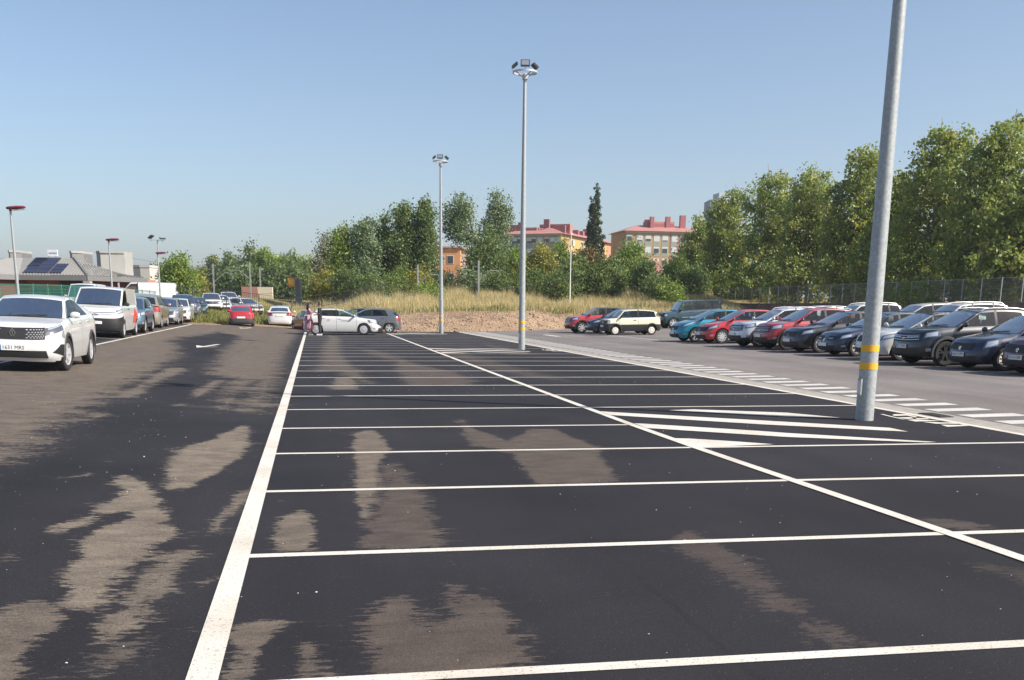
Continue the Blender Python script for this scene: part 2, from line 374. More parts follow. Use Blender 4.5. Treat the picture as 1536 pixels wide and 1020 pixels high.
stain(B_, [(1190,460),(1160,430),(1180,330),(1240,310),(1290,290),(1330,320),(1335,420),(1300,465),(1240,475)], .25, .9, .12)
stain(B_, [(950,950),(970,830),(1060,780),(1120,750),(1185,770),(1160,860),(1110,940),(1080,1040),(920,1060)], .4, .8, .12)
stain(B_, [(1260,880),(1310,850),(1380,910),(1410,980),(1330,1030),(1260,960)], .5, .7, .12)
stain(B_, [(280,160),(350,150),(420,128),(380,150)], .2, .6, .1); stain(B_, [(10,520),(40,480),(70,485),(60,510)], .3, .6, .1); stain(B_, [(20,460),(60,448),(64,458)], .3, .6, .08)
stain(B_, [(380,1000),(420,900),(560,850),(620,840),(600,880),(480,960)], .3, .45, .3)
stain(C_, [(290,130),(285,80),(320,65),(370,65),(400,110),(420,145),(400,160),(380,180),(375,290),(345,310),(345,400),(320,400),(300,300),(290,200)], .3, .9, .12)
stain(C_, [(380,200),(440,190),(520,250),(550,300),(560,360),(600,450),(650,520),(560,530),(440,530),(330,510),(340,440),(400,330)], .8, .62, .3)
stain(C_, [(740,125),(700,80),(685,25),(720,50),(790,75),(870,105),(960,60),(1040,60),(1120,90),(1210,130),(1240,190),(1300,262),(1180,270),(990,270),(930,200),(900,160),(820,132)], .75, .68, .16)
stain(C_, [(330,880),(340,800),(400,710),(480,690),(520,760),(560,820),(640,780),(620,660),(680,640),(700,720),(760,690),(860,750),(910,850),(950,960),(700,1000),(400,1030)], .85, .68, .2)
stain(C_, [(40,900),(90,870),(150,890),(190,960),(170,1010),(60,1000)], .6, .6, .12)
stain(D_, [(190,420),(230,360),(350,400),(480,480),(560,560),(640,620),(640,680),(560,650),(440,560),(330,500)], .95, .5, .28)
stain(D_, [(640,700),(760,690),(850,740),(950,790),(880,810),(720,790)], .95, .45, .25)
stain(D_, [(1100,290),(1250,305),(1430,332),(1330,342),(1200,330)], .7, .5, .2)
stain(D_, [(1360,480),(1536,500),(1700,540),(1536,560)], .9, .3, .3)
stain(E_, [(295,320),(300,285),(340,265),(390,265),(420,300),(415,320)], .3, .85, .3)
stain(E_, [(220,240),(250,200),(260,120),(290,70),(330,80),(340,160),(380,200),(440,240),(475,295),(400,270),(330,235)], .5, .6, .6)
stain(E_, [(590,190),(640,190),(720,210),(860,240),(980,285),(900,300),(650,300),(610,240)], .8, .6, .5)
stain(E_, [(430,130),(560,150),(650,190),(580,190),(480,160)], .8, .45, .6)
stain(E_, [(780,140),(900,150),(1080,200),(1300,260),(1400,285),(1200,260),(1000,220)], .85, .4, .7)
stain(E_, [(1000,110),(1150,135),(1250,160),(1100,160)], .85, .35, .6)
def sdf(P, X, Y):
    d2 = np.full(X.shape, 1e9); ins = np.zeros(X.shape, bool); n = len(P)
    for i in range(n):
        ax, ay = P[i]; bx, by = P[(i+1) % n]; ex, ey = bx-ax, by-ay
        t = np.clip(((X-ax)*ex+(Y-ay)*ey)/(ex*ex+ey*ey+1e-12), 0, 1)
        d2 = np.minimum(d2, (X-ax-t*ex)**2+(Y-ay-t*ey)**2)
        c = ((ay > Y) != (by > Y)) & (X < ex*(Y-ay)/(ey+1e-12)+ax); ins ^= c
    return np.where(ins, 1, -1)*np.sqrt(d2)
def sheet(xs, ys, ylast, nlast, dz):
    """paving grid; the last rows run out to the uneven end of the asphalt"""
    X, Y = np.meshgrid(xs, ys)
    tail = []
    for k in range(1, nlast+1): tail.append(ylast+(yb(xs)-ylast)*k/nlast)
    Y = np.vstack([Y, np.array(tail)]) if nlast else Y; X = np.vstack([X]+[xs]*nlast) if nlast else X
    Z = zg(X, Y)+dz; V = np.stack([X, Y, Z], -1).reshape(-1, 3); ny, nx = X.shape
    i = np.arange(nx*ny).reshape(ny, nx); return V, np.stack([i[:-1,:-1], i[:-1,1:], i[1:,1:], i[1:,:-1]], -1).reshape(-1, 4)
xs = np.unique(np.concatenate([np.arange(-16.5, -9, .5), np.arange(-9, 9.3, .085), [-.6, 9.45]]))
ysn = np.concatenate([np.arange(-10, 3, 1.), np.arange(3, 14, .08), np.arange(14, 24, .14), np.arange(24, 40, .3), np.arange(40, 62, .6)])
V, Fq = sheet(xs, ysn, ysn[-1], 10, 0)
X, Y = V[:,0], V[:,1]; best = np.zeros(len(V)); at3 = np.zeros((len(V), 4)); at3[:,3] = 1; at3[:,2] = .6; at3[:,1] = .7
for P, br, stg, soft in ST:
    bx0, by0 = P.min(0)-soft*3-.3; bx1, by1 = P.max(0)+soft*3+.3
    k = np.where((X > bx0) & (X < bx1) & (Y > by0) & (Y < by1))[0]
    if not len(k): continue
    sd_ = sdf(P, X[k], Y[k]); v = np.maximum(np.clip(.5+sd_/(2*soft), 0, 1), .30*np.clip(1+sd_/(soft*2.4+.25), 0, 1)); up = v > best[k]; kk = k[up]
    best[kk] = v[up]; at3[kk,1] = br; at3[kk,2] = stg
at3[:,0] = best
M_NEW = asphalt_mat('new_asphalt', (.0150,.0142,.0172), (.0255,.0240,.0280), (.205,.172,.134), (.118,.090,.072))
M_OLD = asphalt_mat('worn_asphalt', (.165,.148,.138), (.205,.188,.176), (.2,.2,.2), (.2,.2,.2), use_attr=False, rough=.85)
tag(link('parking_lot_asphalt', raw_mesh('parking_lot_asphalt', V, Fq, {'dust': ('POINT', at3)}), M_NEW, smooth=180), kind='structure')
xs = np.unique(np.concatenate([np.arange(9.95, 40, 1.), [26, 38, 39.9]]))
ysl = np.arange(-10, 62, 1.)
V, Fq = sheet(xs, ysl, ysl[-1], 8, 0)
tag(link('lane_asphalt', raw_mesh('lane_asphalt', V, Fq), M_OLD, smooth=180), kind='structure')
M_CONC = mat('gutter_concrete', (.36,.33,.29), .85, noise=.22, nscale=6, bump=.4, bscale=90)
V, Fq = sheet(np.array([9.45, 9.6, 9.8, 9.95]), np.arange(-10, 69.6, .5), 0, 0, -.001)
V[:,2] -= np.where((V[:,0] > 9.55) & (V[:,0] < 9.85), .008, 0)
tag(link('gutter_strip', raw_mesh('gutter_strip', V, Fq), M_CONC, smooth=60), kind='structure')
# damp darker patch and patched trench on the lane, as thin overlay sheets
def paint_sheet(name, poly_xy, m, dz=.004, step=1.5):
    """flat painted shape that follows the ground; polygon given in ground metres (convex or nearly so)"""
    mb = MB(); mb.poly([(x, y, zs(x, y)+dz) for x, y in poly_xy]); o = mb.build(name, m)
    tag(o, kind='structure'); return o
def strip(name, x0, x1, y0, y1, m, dz=.004, along='y', step=1.0):
    n = max(1, int(((y1-y0) if along == 'y' else (x1-x0))/step)); P = []
    ks = list(np.linspace(0, 1, n+1))
    if along == 'x':
        xsx = sorted(set([x0+(x1-x0)*k for k in ks]+[q for q in (-.6, 9.6, 26.) if x0 < q < x1])); P = [[(x, y0, zs(x, y0)+dz), (x, y1, zs(x, y1)+dz)] for x in xsx]
    else:
        P = [[(x1, y0+(y1-y0)*k, zs(x1, y0+(y1-y0)*k)+dz), (x0, y0+(y1-y0)*k, zs(x0, y0+(y1-y0)*k)+dz)] for k in ks]
    mb = MB(); mb.grid([[r[0] for r in P], [r[1] for r in P]]) if False else mb.grid(P); o = mb.build(name, m); tag(o, kind='structure'); return o
def paint_mat(name, col, wear):
    m = bpy.data.materials.new(name); m.use_nodes = True; l = m.node_tree.links; b = m.node_tree.nodes['Principled BSDF']; b.inputs['Roughness'].default_value = .7
    tc = N(m,'ShaderNodeTexCoord')
    def nz(sc, lo, hi, det=6, st=None):
        t = N(m,'ShaderNodeTexNoise'); t.inputs['Scale'].default_value = sc; t.inputs['Detail'].default_value = det
        l.new(tc.outputs['Object'], t.inputs['Vector']); r = N(m,'ShaderNodeMapRange'); r.inputs[1].default_value = lo; r.inputs[2].default_value = hi; l.new(t.outputs['Fac'], r.inputs[0]); return r.outputs[0]
    mx = N(m,'ShaderNodeMixRGB'); mx.inputs[1].default_value = (*col,1); mx.inputs[2].default_value = (col[0]*.80, col[1]*.77, col[2]*.72, 1); l.new(nz(1.3,.42,.75), mx.inputs[0])
    m2 = N(m,'ShaderNodeMixRGB'); m2.inputs[2].default_value = (.10,.095,.10,1); l.new(mx.outputs[0], m2.inputs[1]); l.new(nz(75, 1-wear-.06, 1-wear+.10, 3), m2.inputs[0])
    m3 = N(m,'ShaderNodeMixRGB', blend_type='MULTIPLY'); m3.inputs[0].default_value = 1; l.new(m2.outputs[0], m3.inputs[1])
    r = N(m,'ShaderNodeMapRange'); r.inputs[3].default_value = .9; r.inputs[4].default_value = 1.06; t = N(m,'ShaderNodeTexNoise'); t.inputs['Scale'].default_value = 160; l.new(tc.outputs['Object'], t.inputs['Vector']); l.new(t.outputs['Fac'], r.inputs[0]); l.new(r.outputs[0], m3.inputs[2])
    l.new(m3.outputs[0], b.inputs['Base Color'])
    bp = N(m,'ShaderNodeBump'); bp.inputs['Strength'].default_value = .35; bp.inputs['Distance'].default_value = .004; l.new(t.outputs['Fac'], bp.inputs['Height']); l.new(bp.outputs[0], b.inputs['Normal'])
    return m
M_PAINT = paint_mat('road_paint', (.70,.655,.58), .36); M_PAINT2 = paint_mat('worn_road_paint', (.66,.64,.60), .40)
strip('edge_line', -.60, -.46, -6, 66, M_PAINT)
CL = [(4.80,-6),(4.62,5),(4.57,6.8),(4.49,9.2),(4.41,11.6),(4.37,14),(4.35,24),(4.33,67)]
mb = MB(); mb.grid([[(x+.06, y, .008), (x-.06, y, .008)] for x, y in CL]); tag(mb.build('centre_line', M_PAINT), kind='structure')
YK = {-1: 4.33, 0: 6.75, 1: 9.19, 2: 11.61, 3: 14.06}
for k in range(-4, 24):
    y = YK.get(k, 6.648+2.5*k); xm = float(np.interp(y, [q[1] for q in CL], [q[0] for q in CL]))
    strip('bay_line', -.46, xm-.06, y-.05, y+.05, M_PAINT, .004, 'x')
    if k not in (3, 13): strip('bay_line', xm+.06, 9.28, y-.05, y+.05, M_PAINT, .004, 'x')
strip('verge_line', 9.28, 9.42, -6, 69, M_PAINT)
HS = [[(895,617.5),(915,618.5),(1140,631),(1335,642.3),(1362,648),(1330,646.5),(1140,636.8),(914,623)],
      [(951,635.5),(965,636),(1140,647),(1180,650),(1405,663.5),(1390,664.3),(1180,656),(1140,653.4),(970,642.5)],
      [(1012,658),(1035,658.5),(1100,662.5),(1160,667),(1060,671),(1048,670.5)],
      [(1003,615.8),(1040,614.5),(1140,618),(1180,619.5),(1261,627),(1180,625),(1100,621)]]
HP = [[at(*p) for p in h] for h in HS]
for dy in (0, 25.5, 50.5):
    for h in HP:
        mb = MB()
        # split every stripe into thin quads so that it stays flush
        n = len(h); mb.poly([(max(4.44, min(9.27, x)), y+dy, .006) for x, y in reversed(h)])
        tag(mb.build('hatch_stripe', M_PAINT), kind='structure')
y = 1.4
while y < 68:
    strip('walkway_bar', 10.02, 11.02, y, y+.42, M_PAINT2, .004, 'x'); y += .935
for px, py in ((310,519),(368,492)):                                       # arrows on the driveway, pointing towards us
    cx, cy = at(px, py)
    mb = MB(); f1 = lambda P: [(x, y_, zs(x, y_)+.005) for x, y_ in P]
    g1 = lambda P: f1([(cx+x_*.62, cy+y_*.62) for x_, y_ in P])
    mb.poly(g1([(-.62,.3),(-.30,-2.6),(.0,-1.6),(-.12,-.6)])); mb.poly(g1([(-.12,-.6),(.0,-1.6),(.55,2.9),(.30,2.9)])); mb.poly(g1([(.0,-1.58),(.50,-1.1),(.78,-.5),(.06,-1.2)]))
    tag(mb.build('arrow_marking', M_PAINT), kind='structure')
strip('kerb_line', -7.30, -7.18, 14, 65.8, M_PAINT)
for yy in (20, 27.5, 35, 42.5, 50, 57.5): strip('kerb_bay_line', -9.6, -7.30, yy-.05, yy+.05, M_PAINT, .004, 'x')
yy = 20.2
while yy < 66.5:
    if not 47.5 < yy < 56: strip('row_bay_line', 16.6, 21.2, yy-.05, yy+.05, M_PAINT2, .004, 'x')
    else: strip('row_bay_line', 16.3, 21.0, yy-.05, yy+.05, M_PAINT2, .004, 'x')
    yy += 2.5
strip('row_front_line', 16.45, 16.57, 49.2, 62.5, M_PAINT2, .0075)
mb = MB(); mb.poly([(x, y_, zs(x, y_)+.005) for x, y_ in [(13.2,57.0),(13.5,57.0),(13.5,60.8),(13.2,60.8)]]); tag(mb.build('arrow_shaft_marking', M_PAINT2), kind='structure')
# squeezed lettering painted beside the lamp post, read from the other side
LT = [[(85,118),(130,118),(260,150),(420,188),(360,182),(240,156)], [(240,132),(260,118),(440,118),(560,150),(540,160),(430,135),(280,140)], [(300,158),(480,156),(520,172),(430,180)],
      [(430,190),(520,184),(900,200),(540,212)], [(540,168),(760,170),(700,180),(560,182)], [(620,215),(820,220),(960,240),(800,240)], [(840,222),(1080,224),(1180,243),(980,240)],
      [(860,252),(1100,256),(1260,248),(1390,268),(1240,266),(950,280),(920,272)]]
for dy in (0, 25.5):
    for h in LT:
        P = [at(1310+x/8.53, 608+y/8.53) for x, y in h]; mb = MB(); mb.poly([(min(9.26, x), y+dy, .0065) for x, y in reversed(P)]); tag(mb.build('ground_lettering', M_PAINT), kind='structure')
# drain grating in the gutter
g0 = MB(); g0.box((9.70, 14.98, .0), (.24, .62, .012)); dr = empty('drain_grating', (0,0,0))
g0.build('frame', mat('cast_iron', (.06,.055,.05), .6, .4), dr)
for k in range(9): MB().box((9.70, 14.74+k*.06, .009), (.2, .022, .012)).build('slat', MATS['cast_iron'], dr)
tag(dr, 'small dark iron drain grating set in the concrete gutter strip near the closest lamp mast', 'drain grating')

# ================================================================== CARS
def paint(name, col, metal=.0, rough=.32):
    return mat(name, col, rough, metal, .5, 1.0)
# all lengths in metres, distances d measured back from the nose
CAR = dict(L=4.1, W=1.75, H=1.47, wb=2.55, fo=.82, rw=.315, nose=.68, hood=[(.0,.70),(.35,.83),(.9,.93)], cowl=1.05, zc=.98, xr=1.95, xe=3.55, xb=3.98, zb=1.05,
           belt=1.02, tail=.98, dB=2.35, dC=3.2, dD=None, tum=.24, lw=.2, sill=.19, clad=None, blackroof=False, rails=False, rim='alloy5', rimm='alloy',
           front='hatch', doors=5, seats=True, nosen=3.0, top_in=.085)
SPEC = {}
def spec(name, base=None, **k):
    s = dict(SPEC[base] if base else CAR); s.update(k); SPEC[name] = s
spec('hatch')
spec('coupe_suv', L=4.57, W=1.84, H=1.58, wb=2.72, fo=.93, rw=.355, nose=.92, hood=[(0,.86),(.25,.97),(.95,1.06)], cowl=1.15, zc=1.10, xr=2.05, xe=3.15, xb=4.35, zb=1.22, belt=1.16, tail=1.12,
     dB=2.55, dC=3.55, tum=.27, sill=.24, front='coupe_suv', rim='alloy5', rimm='dual', lw=.24, nosen=3.4)
spec('panel_van', L=4.95, W=1.92, H=1.92, wb=3.27, fo=.88, rw=.34, nose=1.0, hood=[(0,.98),(.25,1.09),(.6,1.16)], cowl=.78, zc=1.22, xr=1.75, xe=4.80, xb=4.93, zb=1.2, belt=1.22, tail=1.2,
     dB=2.25, dC=4.7, tum=.16, sill=.27, front='van', rim='steel', lw=.3, doors=3, van=True, nosen=3.6)
spec('suv', L=4.35, W=1.81, H=1.66, wb=2.67, fo=.85, rw=.345, nose=.88, hood=[(0,.90),(.2,1.0),(.95,1.08)], cowl=1.15, zc=1.10, xr=1.95, xe=3.95, xb=4.25, zb=1.18, belt=1.15, tail=1.12, dB=2.4, dC=3.35, dD=3.95,
     tum=.25, sill=.25, clad='low', rails=True, front='suv', lw=.24)
spec('small_suv', base='suv', L=4.1, H=1.55, wb=2.57, rails=False, cowl=1.12, xe=3.6, xb=3.98, nose=.8, hood=[(0,.84),(.22,.95),(.9,1.03)], zc=1.05, belt=1.09, dC=3.3, dD=None)
spec('crossover', base='suv', L=4.09, H=1.55, wb=2.6, rails=True, cowl=1.1, xe=3.62, xb=3.98, nose=.82, hood=[(0,.86),(.22,.96),(.9,1.03)], zc=1.05, belt=1.08, dC=3.3, dD=None)
spec('old_hatch', L=4.11, H=1.43, W=1.71, wb=2.61, fo=.84, rw=.305, nose=.62, hood=[(0,.66),(.3,.79),(1.0,.89)], cowl=1.15, zc=.93, xr=2.05, xe=3.55, xb=4.02, zb=.98, belt=.96, tail=.93, front='old_hatch', rim='alloy10', rimm='pale')
spec('sleek_hatch', base='old_hatch', L=4.18, H=1.44, nose=.6, hood=[(0,.62),(.3,.76),(1.0,.88)], front='twin_grille', rim='alloy7', rimm='alloy')
spec('compact', L=4.21, H=1.46, W=1.78, wb=2.63, fo=.85, nose=.66, hood=[(0,.70),(.3,.83),(1.0,.93)], cowl=1.1, zc=.97, xr=2.0, xe=3.7, xb=4.05, zb=1.02, front='oval_grille', rim='alloy7')
spec('big_hatch', L=4.36, H=1.45, W=1.81, wb=2.67, fo=.92, rw=.32, nose=.68, hood=[(0,.72),(.3,.84),(1.05,.93)], cowl=1.2, zc=.97, xr=2.15, xe=3.7, xb=4.25, zb=1.05, belt=1.04, tail=1.0, dB=2.45, dC=3.35, rim='cover', rimm='alloy', front='hatch')
spec('monospace', L=4.04, H=1.47, W=1.74, wb=2.54, fo=.86, nose=.64, hood=[(0,.68),(.3,.84),(.8,.95)], cowl=.95, zc=1.0, xr=1.95, xe=3.5, xb=3.93, zb=1.05, front='lion')
spec('boxy_small', L=3.41, H=1.44, W=1.50, wb=2.16, fo=.60, rw=.275, nose=.80, hood=[(0,.84),(.08,.87),(.55,.93)], cowl=.70, zc=.96, xr=1.12, xe=3.05, xb=3.36, zb=.96, belt=.97, tail=.95, dB=1.95, dC=3.02, tum=.17, lw=.1, doors=3,
     front='boxy', rim='steelw', rimm='pale', clad='half', nosen=7, sill=.22)
spec('offroader', L=4.70, H=1.94, W=1.80, wb=2.54, fo=.80, rw=.375, nose=.98, hood=[(0,1.06),(.1,1.12),(.9,1.18)], cowl=1.15, zc=1.20, xr=1.65, xe=4.50, xb=4.62, zb=1.2, belt=1.22, tail=1.2, dB=2.35, dC=3.30, dD=4.45,
     tum=.16, lw=.1, front='boxy_suv', rim='alloy5', nosen=6, sill=.36, rails=False, step=True)
spec('estate', L=4.5, H=1.48, W=1.76, wb=2.66, nose=.66, hood=[(0,.70),(.3,.82),(1.0,.92)], cowl=1.15, zc=.96, xr=2.05, xe=4.15, xb=4.42, zb=1.0, dB=2.45, dC=3.35, dD=4.15, rails=True)
spec('mpv', L=4.4, H=1.66, W=1.80, wb=2.7, nose=.75, hood=[(0,.80),(.3,.92),(.8,1.02)], cowl=.92, zc=1.07, xr=2.0, xe=3.95, xb=4.32, zb=1.1, belt=1.12, tail=1.08, dB=2.35, dC=3.3, dD=3.95)
spec('saloon', L=4.45, H=1.44, W=1.75, wb=2.62, nose=.64, hood=[(0,.68),(.3,.80),(1.0,.91)], cowl=1.2, zc=.95, xr=2.1, xe=3.2, xb=3.85, zb=1.0, dB=2.45, dC=3.3, tail=1.0)
spec('old_boxy', L=3.6, H=1.40, W=1.58, wb=2.4, fo=.7, rw=.28, nose=.70, hood=[(0,.74),(.15,.80),(.85,.88)], cowl=.95, zc=.92, xr=1.55, xe=3.15, xb=3.5, zb=.95, belt=.95, tail=.92, dB=2.15, dC=3.1, tum=.19, doors=3, nosen=5, rim='steelw', front='boxy')
spec('tall_van', base='panel_van', H=2.45, L=5.6, wb=3.5, xe=5.4, xb=5.57, dC=5.3)

def make_wheel(parent, x, y, rw, side, rim, rimm, steer=0, w=.205):
    t = MB(); hw = w/2; ri = rw*.66
    t.lathe([(ri, -hw*.9), (rw*.90, -hw), (rw*.975, -hw*.82), (rw, -hw*.5), (rw, hw*.5), (rw*.975, hw*.82), (rw*.90, hw), (ri, hw*.9)], 26, 'y')
    wh = t.build('wheel', M_TYRE, parent, smooth=40); wh.location = (x, y, rw); wh.rotation_euler = (0, 0, steer)
    m = {'alloy': M_ALLOY, 'dual': M_ALLOY, 'pale': M_CREAMALLOY, 'dark': M_ALLOYD}[rimm]
    r = MB(); s = side; o = hw*.78*s
    r.lathe([(ri*1.01, o*1.12), (ri*.93, o*1.10), (ri*.90, o*.55), (ri*.90, 0)], 24, 'y')
    if rim in ('cover', 'steelw'):
        r.lathe([(ri*.93, o*1.0), (ri*.7, o*1.18), (ri*.25, o*1.12), (0, o*1.22)], 24, 'y')
        for k in range(7 if rim == 'cover' else 8):
            pass
    else:
        n = {'alloy5': 5, 'alloy7': 7, 'alloy10': 10, 'steel': 6}[rim]
        r.lathe([(0, o*1.0), (ri*.22, o*1.0), (ri*.24, o*.6)], 12, 'y')
        for k in range(n):
            for dd in ((-.14, .14) if n == 5 else (0,)):
                a = 2*math.pi*k/n+.3; wd = ri*(.11 if n <= 5 else (.17 if n == 7 else .14)); i0 = len(r.v)
                a0, a1 = a+dd*.5, a+dd*1.5
                for (q, an, ww, yy) in ((ri*.15, a0, wd, o*1.0), (ri*.94, a1, wd*.85, o*1.02)):
                    cx, cz = q*math.cos(an), q*math.sin(an); tx, tz = -math.sin(an)*ww, math.cos(an)*ww
                    r.v += [(cx-tx, yy, cz-tz), (cx+tx, yy, cz+tz), (cx+tx, yy*.6, cz+tz), (cx-tx, yy*.6, cz-tz)]
                for f in ((0,1,5,4),(1,2,6,5),(2,3,7,6),(3,0,4,7)): r.f.append(tuple(i0+q for q in f))
    r.build('rim', m, wh, smooth=35)
    d = MB(); d.lathe([(0, o*.45), (ri*.9, o*.45)], 20, 'y'); d.build('brake_disc', M_BLACK if rim != 'steelw' else M_CLAD, wh)
    if rim in ('cover', 'steelw'):
        h = MB()
        for k in range(8):
            a = 2*math.pi*k/8; q = ri*.56; h.box((q*math.cos(a), o*1.17, q*math.sin(a)), (ri*.15, .012, ri*.15), M=Matrix.Rotation(-a, 3, 'Y'))
        h.build('wheel_slot', M_BLACK, wh)
    return wh

def smooth_curve(pts, x, w=.12):
    xs_ = [p[0] for p in pts]; zs_ = [p[1] for p in pts]
    return sum(np.interp(x+o, xs_, zs_)*k for o, k in ((-w,.25),(-w/2,.25),(0,.0),(w/2,.25),(w,.25)))

def make_car(kind, body_m, pos, heading, label, group=None, cat='car', px=None, **kw):
    s = dict(SPEC[kind]); s.update(kw); L, Wd, H = s['L'], s['W'], s['H']
    xf = L/2-s['fo']; xrw = xf-s['wb']; rw = s['rw']; Ra = rw+.055
    root = bpy.data.objects.new(s.get('name', 'parked_car'), None); COL.objects.link(root); root.empty_display_size = .3
    # place on the ground, tilted with it
    hx, hy = math.cos(heading), math.sin(heading)
    if px is not None:     # pos given through the contact point of one wheel: (photo pixel or ground point, wheel code)
        wx = xf if px[0] == 'F' else xrw; wy = (Wd/2-.1)*(1 if px[1] == 'L' else -1)
        pos = (pos[0]-(wx*hx-wy*hy), pos[1]-(wx*hy+wy*hx))
    cx, cy = pos; e = .8
    T = terr if s.get('on_earth') else zg
    zf = lambda x, y: float(T(np.array([x]), np.array([y]))[0])
    zF, zR = zf(cx+hx*1.3, cy+hy*1.3), zf(cx-hx*1.3, cy-hy*1.3); zL, zRt = zf(cx-hy*e, cy+hx*e), zf(cx+hy*e, cy-hx*e)
    if s.get('on_earth'): zF = zR = zL = zRt = (zF+zR+zL+zRt)/4-.02
    X = Vector((hx*2.6, hy*2.6, zF-zR)).normalized(); Yv = Vector((-hy*1.6, hx*1.6, zL-zRt)).normalized(); Z = X.cross(Yv).normalized(); Yv = Z.cross(X)
    root.matrix_world = Matrix(((X.x,Yv.x,Z.x,cx),(X.y,Yv.y,Z.y,cy),(X.z,Yv.z,Z.z,(zF+zR)/2+.004),(0,0,0,1)))
    tag(root, label, cat, group)
    # ---------------- body surface as a function of (column c 0..3, height fraction v)
    top = [(0, s['hood'][0][1])]+s['hood'][1:]+[(s['cowl'], s['zc']), (s['cowl']+.5, (s['zc']+s['belt'])/2), (s['xb']-.3, s['belt']+.02), (s['xb'], s['zb']), (L, s['tail'])]
    def ztop(x): return float(smooth_curve(top, L/2-x, .1))
    vs_ = [0, .10, .22, .36, .5, .64, .77, .87, .94, 1.0]
    ins = np.interp(vs_, [0,.1,.36,.64,.77,.9,1], [.06,.03,.0,.006,.008,.03,s['top_in']])
    fxv = np.interp(vs_, [0,.1,.3,.5,.7,.87,1], [.10,.03,0,.015,.05,.10,.24 if s['nosen'] < 5 else .07])
    rxv = np.interp(vs_, [0,.1,.3,.5,.8,1], [.09,.02,0,.02,.04,.10 if s['nosen'] < 5 else .05])
    aF, aR = min(.72, s['fo']*.86), .52
    nF, nR = s['nosen'], 3.6
    xcF, xcR = L/2-aF, -L/2+aR
    def P(c, v, side):
        i = np.interp(v, vs_, ins); W2 = Wd/2-i
        if c <= 1:
            th = c*math.pi/2; x = xcF+(aF-np.interp(v, vs_, fxv))*max(0, math.cos(th))**(2/nF); y = W2*math.sin(th)**(2/nF)
        elif c <= 2: x = xcF+(xcR-xcF)*(c-1); y = W2
        else:
            th = (c-2)*math.pi/2; x = xcR-(aR-np.interp(v, vs_, rxv))*math.sin(th)**(2/nR); y = W2*max(0, math.cos(th))**(2/nR)
        zt = ztop(x); z = s['sill']+(zt-s['sill'])*v
        zl = 0
        for xa in (xf, xrw):
            if abs(x-xa) < Ra: zl = max(zl, rw+math.sqrt(Ra*Ra-(x-xa)**2))
        if c > .6 and c < 2.4 and z < zl+.002: z = zl+.002*v
        return Vector((x, y*side, z))
    def cx_(x): return 1+(x-xcF)/(xcR-xcF)
    dF, dRr = s['cowl']+.12, s['dC']-.02           # front door from cowl, rear door end
    seams = [L/2-dF, L/2-s['dB']] + ([L/2-dRr] if s['doors'] == 5 else ([L/2-s['dB']-.05] if False else []))
    side_x = [xcF, xcR]
    for xa in (xf, xrw):
        side_x += [xa+Ra*math.cos(a) for a in np.linspace(0, math.pi, 15)]
        side_x += [xa+Ra+.02, xa-Ra-.02]
    for q in seams: side_x += [q+.006, q-.006]
    side_x += list(np.linspace(xf-Ra-.1, xrw+Ra+.1, 7))
    side_x = sorted({round(q, 4) for q in side_x if xcR-1e-6 <= q <= xcF+1e-6}, reverse=True)
    front_c = [(k/11) for k in range(11)]
    # front columns that fall within the arch need finer spacing
    cols = front_c+[1-.04]+[cx_(q) for q in side_x]+[2+k/9 for k in range(1, 10)]
    cols = sorted(set(round(float(c), 5) for c in cols))
    parts = {}
    def add(tagname, quad): parts.setdefault(tagname, MB()).quad(*quad)
    clad = s['clad']
    grid = {sd: [[P(c, v, sd) for v in vs_] for c in cols] for sd in (1, -1)}
    V_all = {}
    def face_tag(c0, c1, j):
        xm = P((c0+c1)/2, .5, 1).x; v0 = vs_[j]
        for q in seams:
            if abs(xm-q) < .0062 and 1 < (c0+c1)/2 < 2 and j >= 1: return 'seam%d' % seams.index(q)
        inside = xm < seams[0] and xm > seams[-1] and 1 < (c0+c1)/2 < 2
        if clad == 'half' and j < 4: return 'lower_cladding'
        if clad == 'low' and j < 2: return 'lower_cladding'
        if kind in ('panel_van',) and (c0+c1)/2 < 1.0 and j < 5: return 'lower_cladding'
        if inside and j >= 2:
            return 'door_f' if xm > seams[1] else 'door_r'
        if (c0+c1)/2 < .999 and j < 5: return 'bumper'
        if (c0+c1)/2 > 2.05 and j < 4: return 'rear_bumper'
        return 'body'
    def emit(key, pts): 
        d_ = parts.setdefault(key, {'v': [], 'f': [], 'i': {}})
        idx = []
        for p in pts:
            k = (round(p.x, 5), round(p.y, 5), round(p.z, 5))
            if k not in d_['i']: d_['i'][k] = len(d_['v']); d_['v'].append(tuple(p))
            idx.append(d_['i'][k])
        u = []
        for q in idx:
            if not u or (u[-1] != q and u[0] != q): u.append(q)
        if len(u) >= 3: d_['f'].append(tuple(u))
    for sd in (1, -1):
        G = grid[sd]
        for a in range(len(cols)-1):
            for j in range(len(vs_)-1):
                q = [G[a][j], G[a+1][j], G[a+1][j+1], G[a][j+1]]
                if (q[3]-q[0]).length < .004 and (q[2]-q[1]).length < .004: continue
                k = face_tag(cols[a], cols[a+1], j)
                if k.startswith(('door', 'seam')): k += '_'+str(sd) if k.startswith('seam') else str(sd)
                emit(k, q if sd == 1 else q[::-1])
    # cap: bonnet, deck and the ledge under the glasshouse
    K = [1, .86, .6, .3, 0, -.3, -.6, -.86, -1]
    crown = .035
    capG = []
    for a in range(len(cols)):
        l_, = (grid[1][a][-1],); w_ = l_.y
        capG.append([Vector((l_.x, w_*k, l_.z+crown*(1-k*k)*min(1, w_/.5))) for k in K])
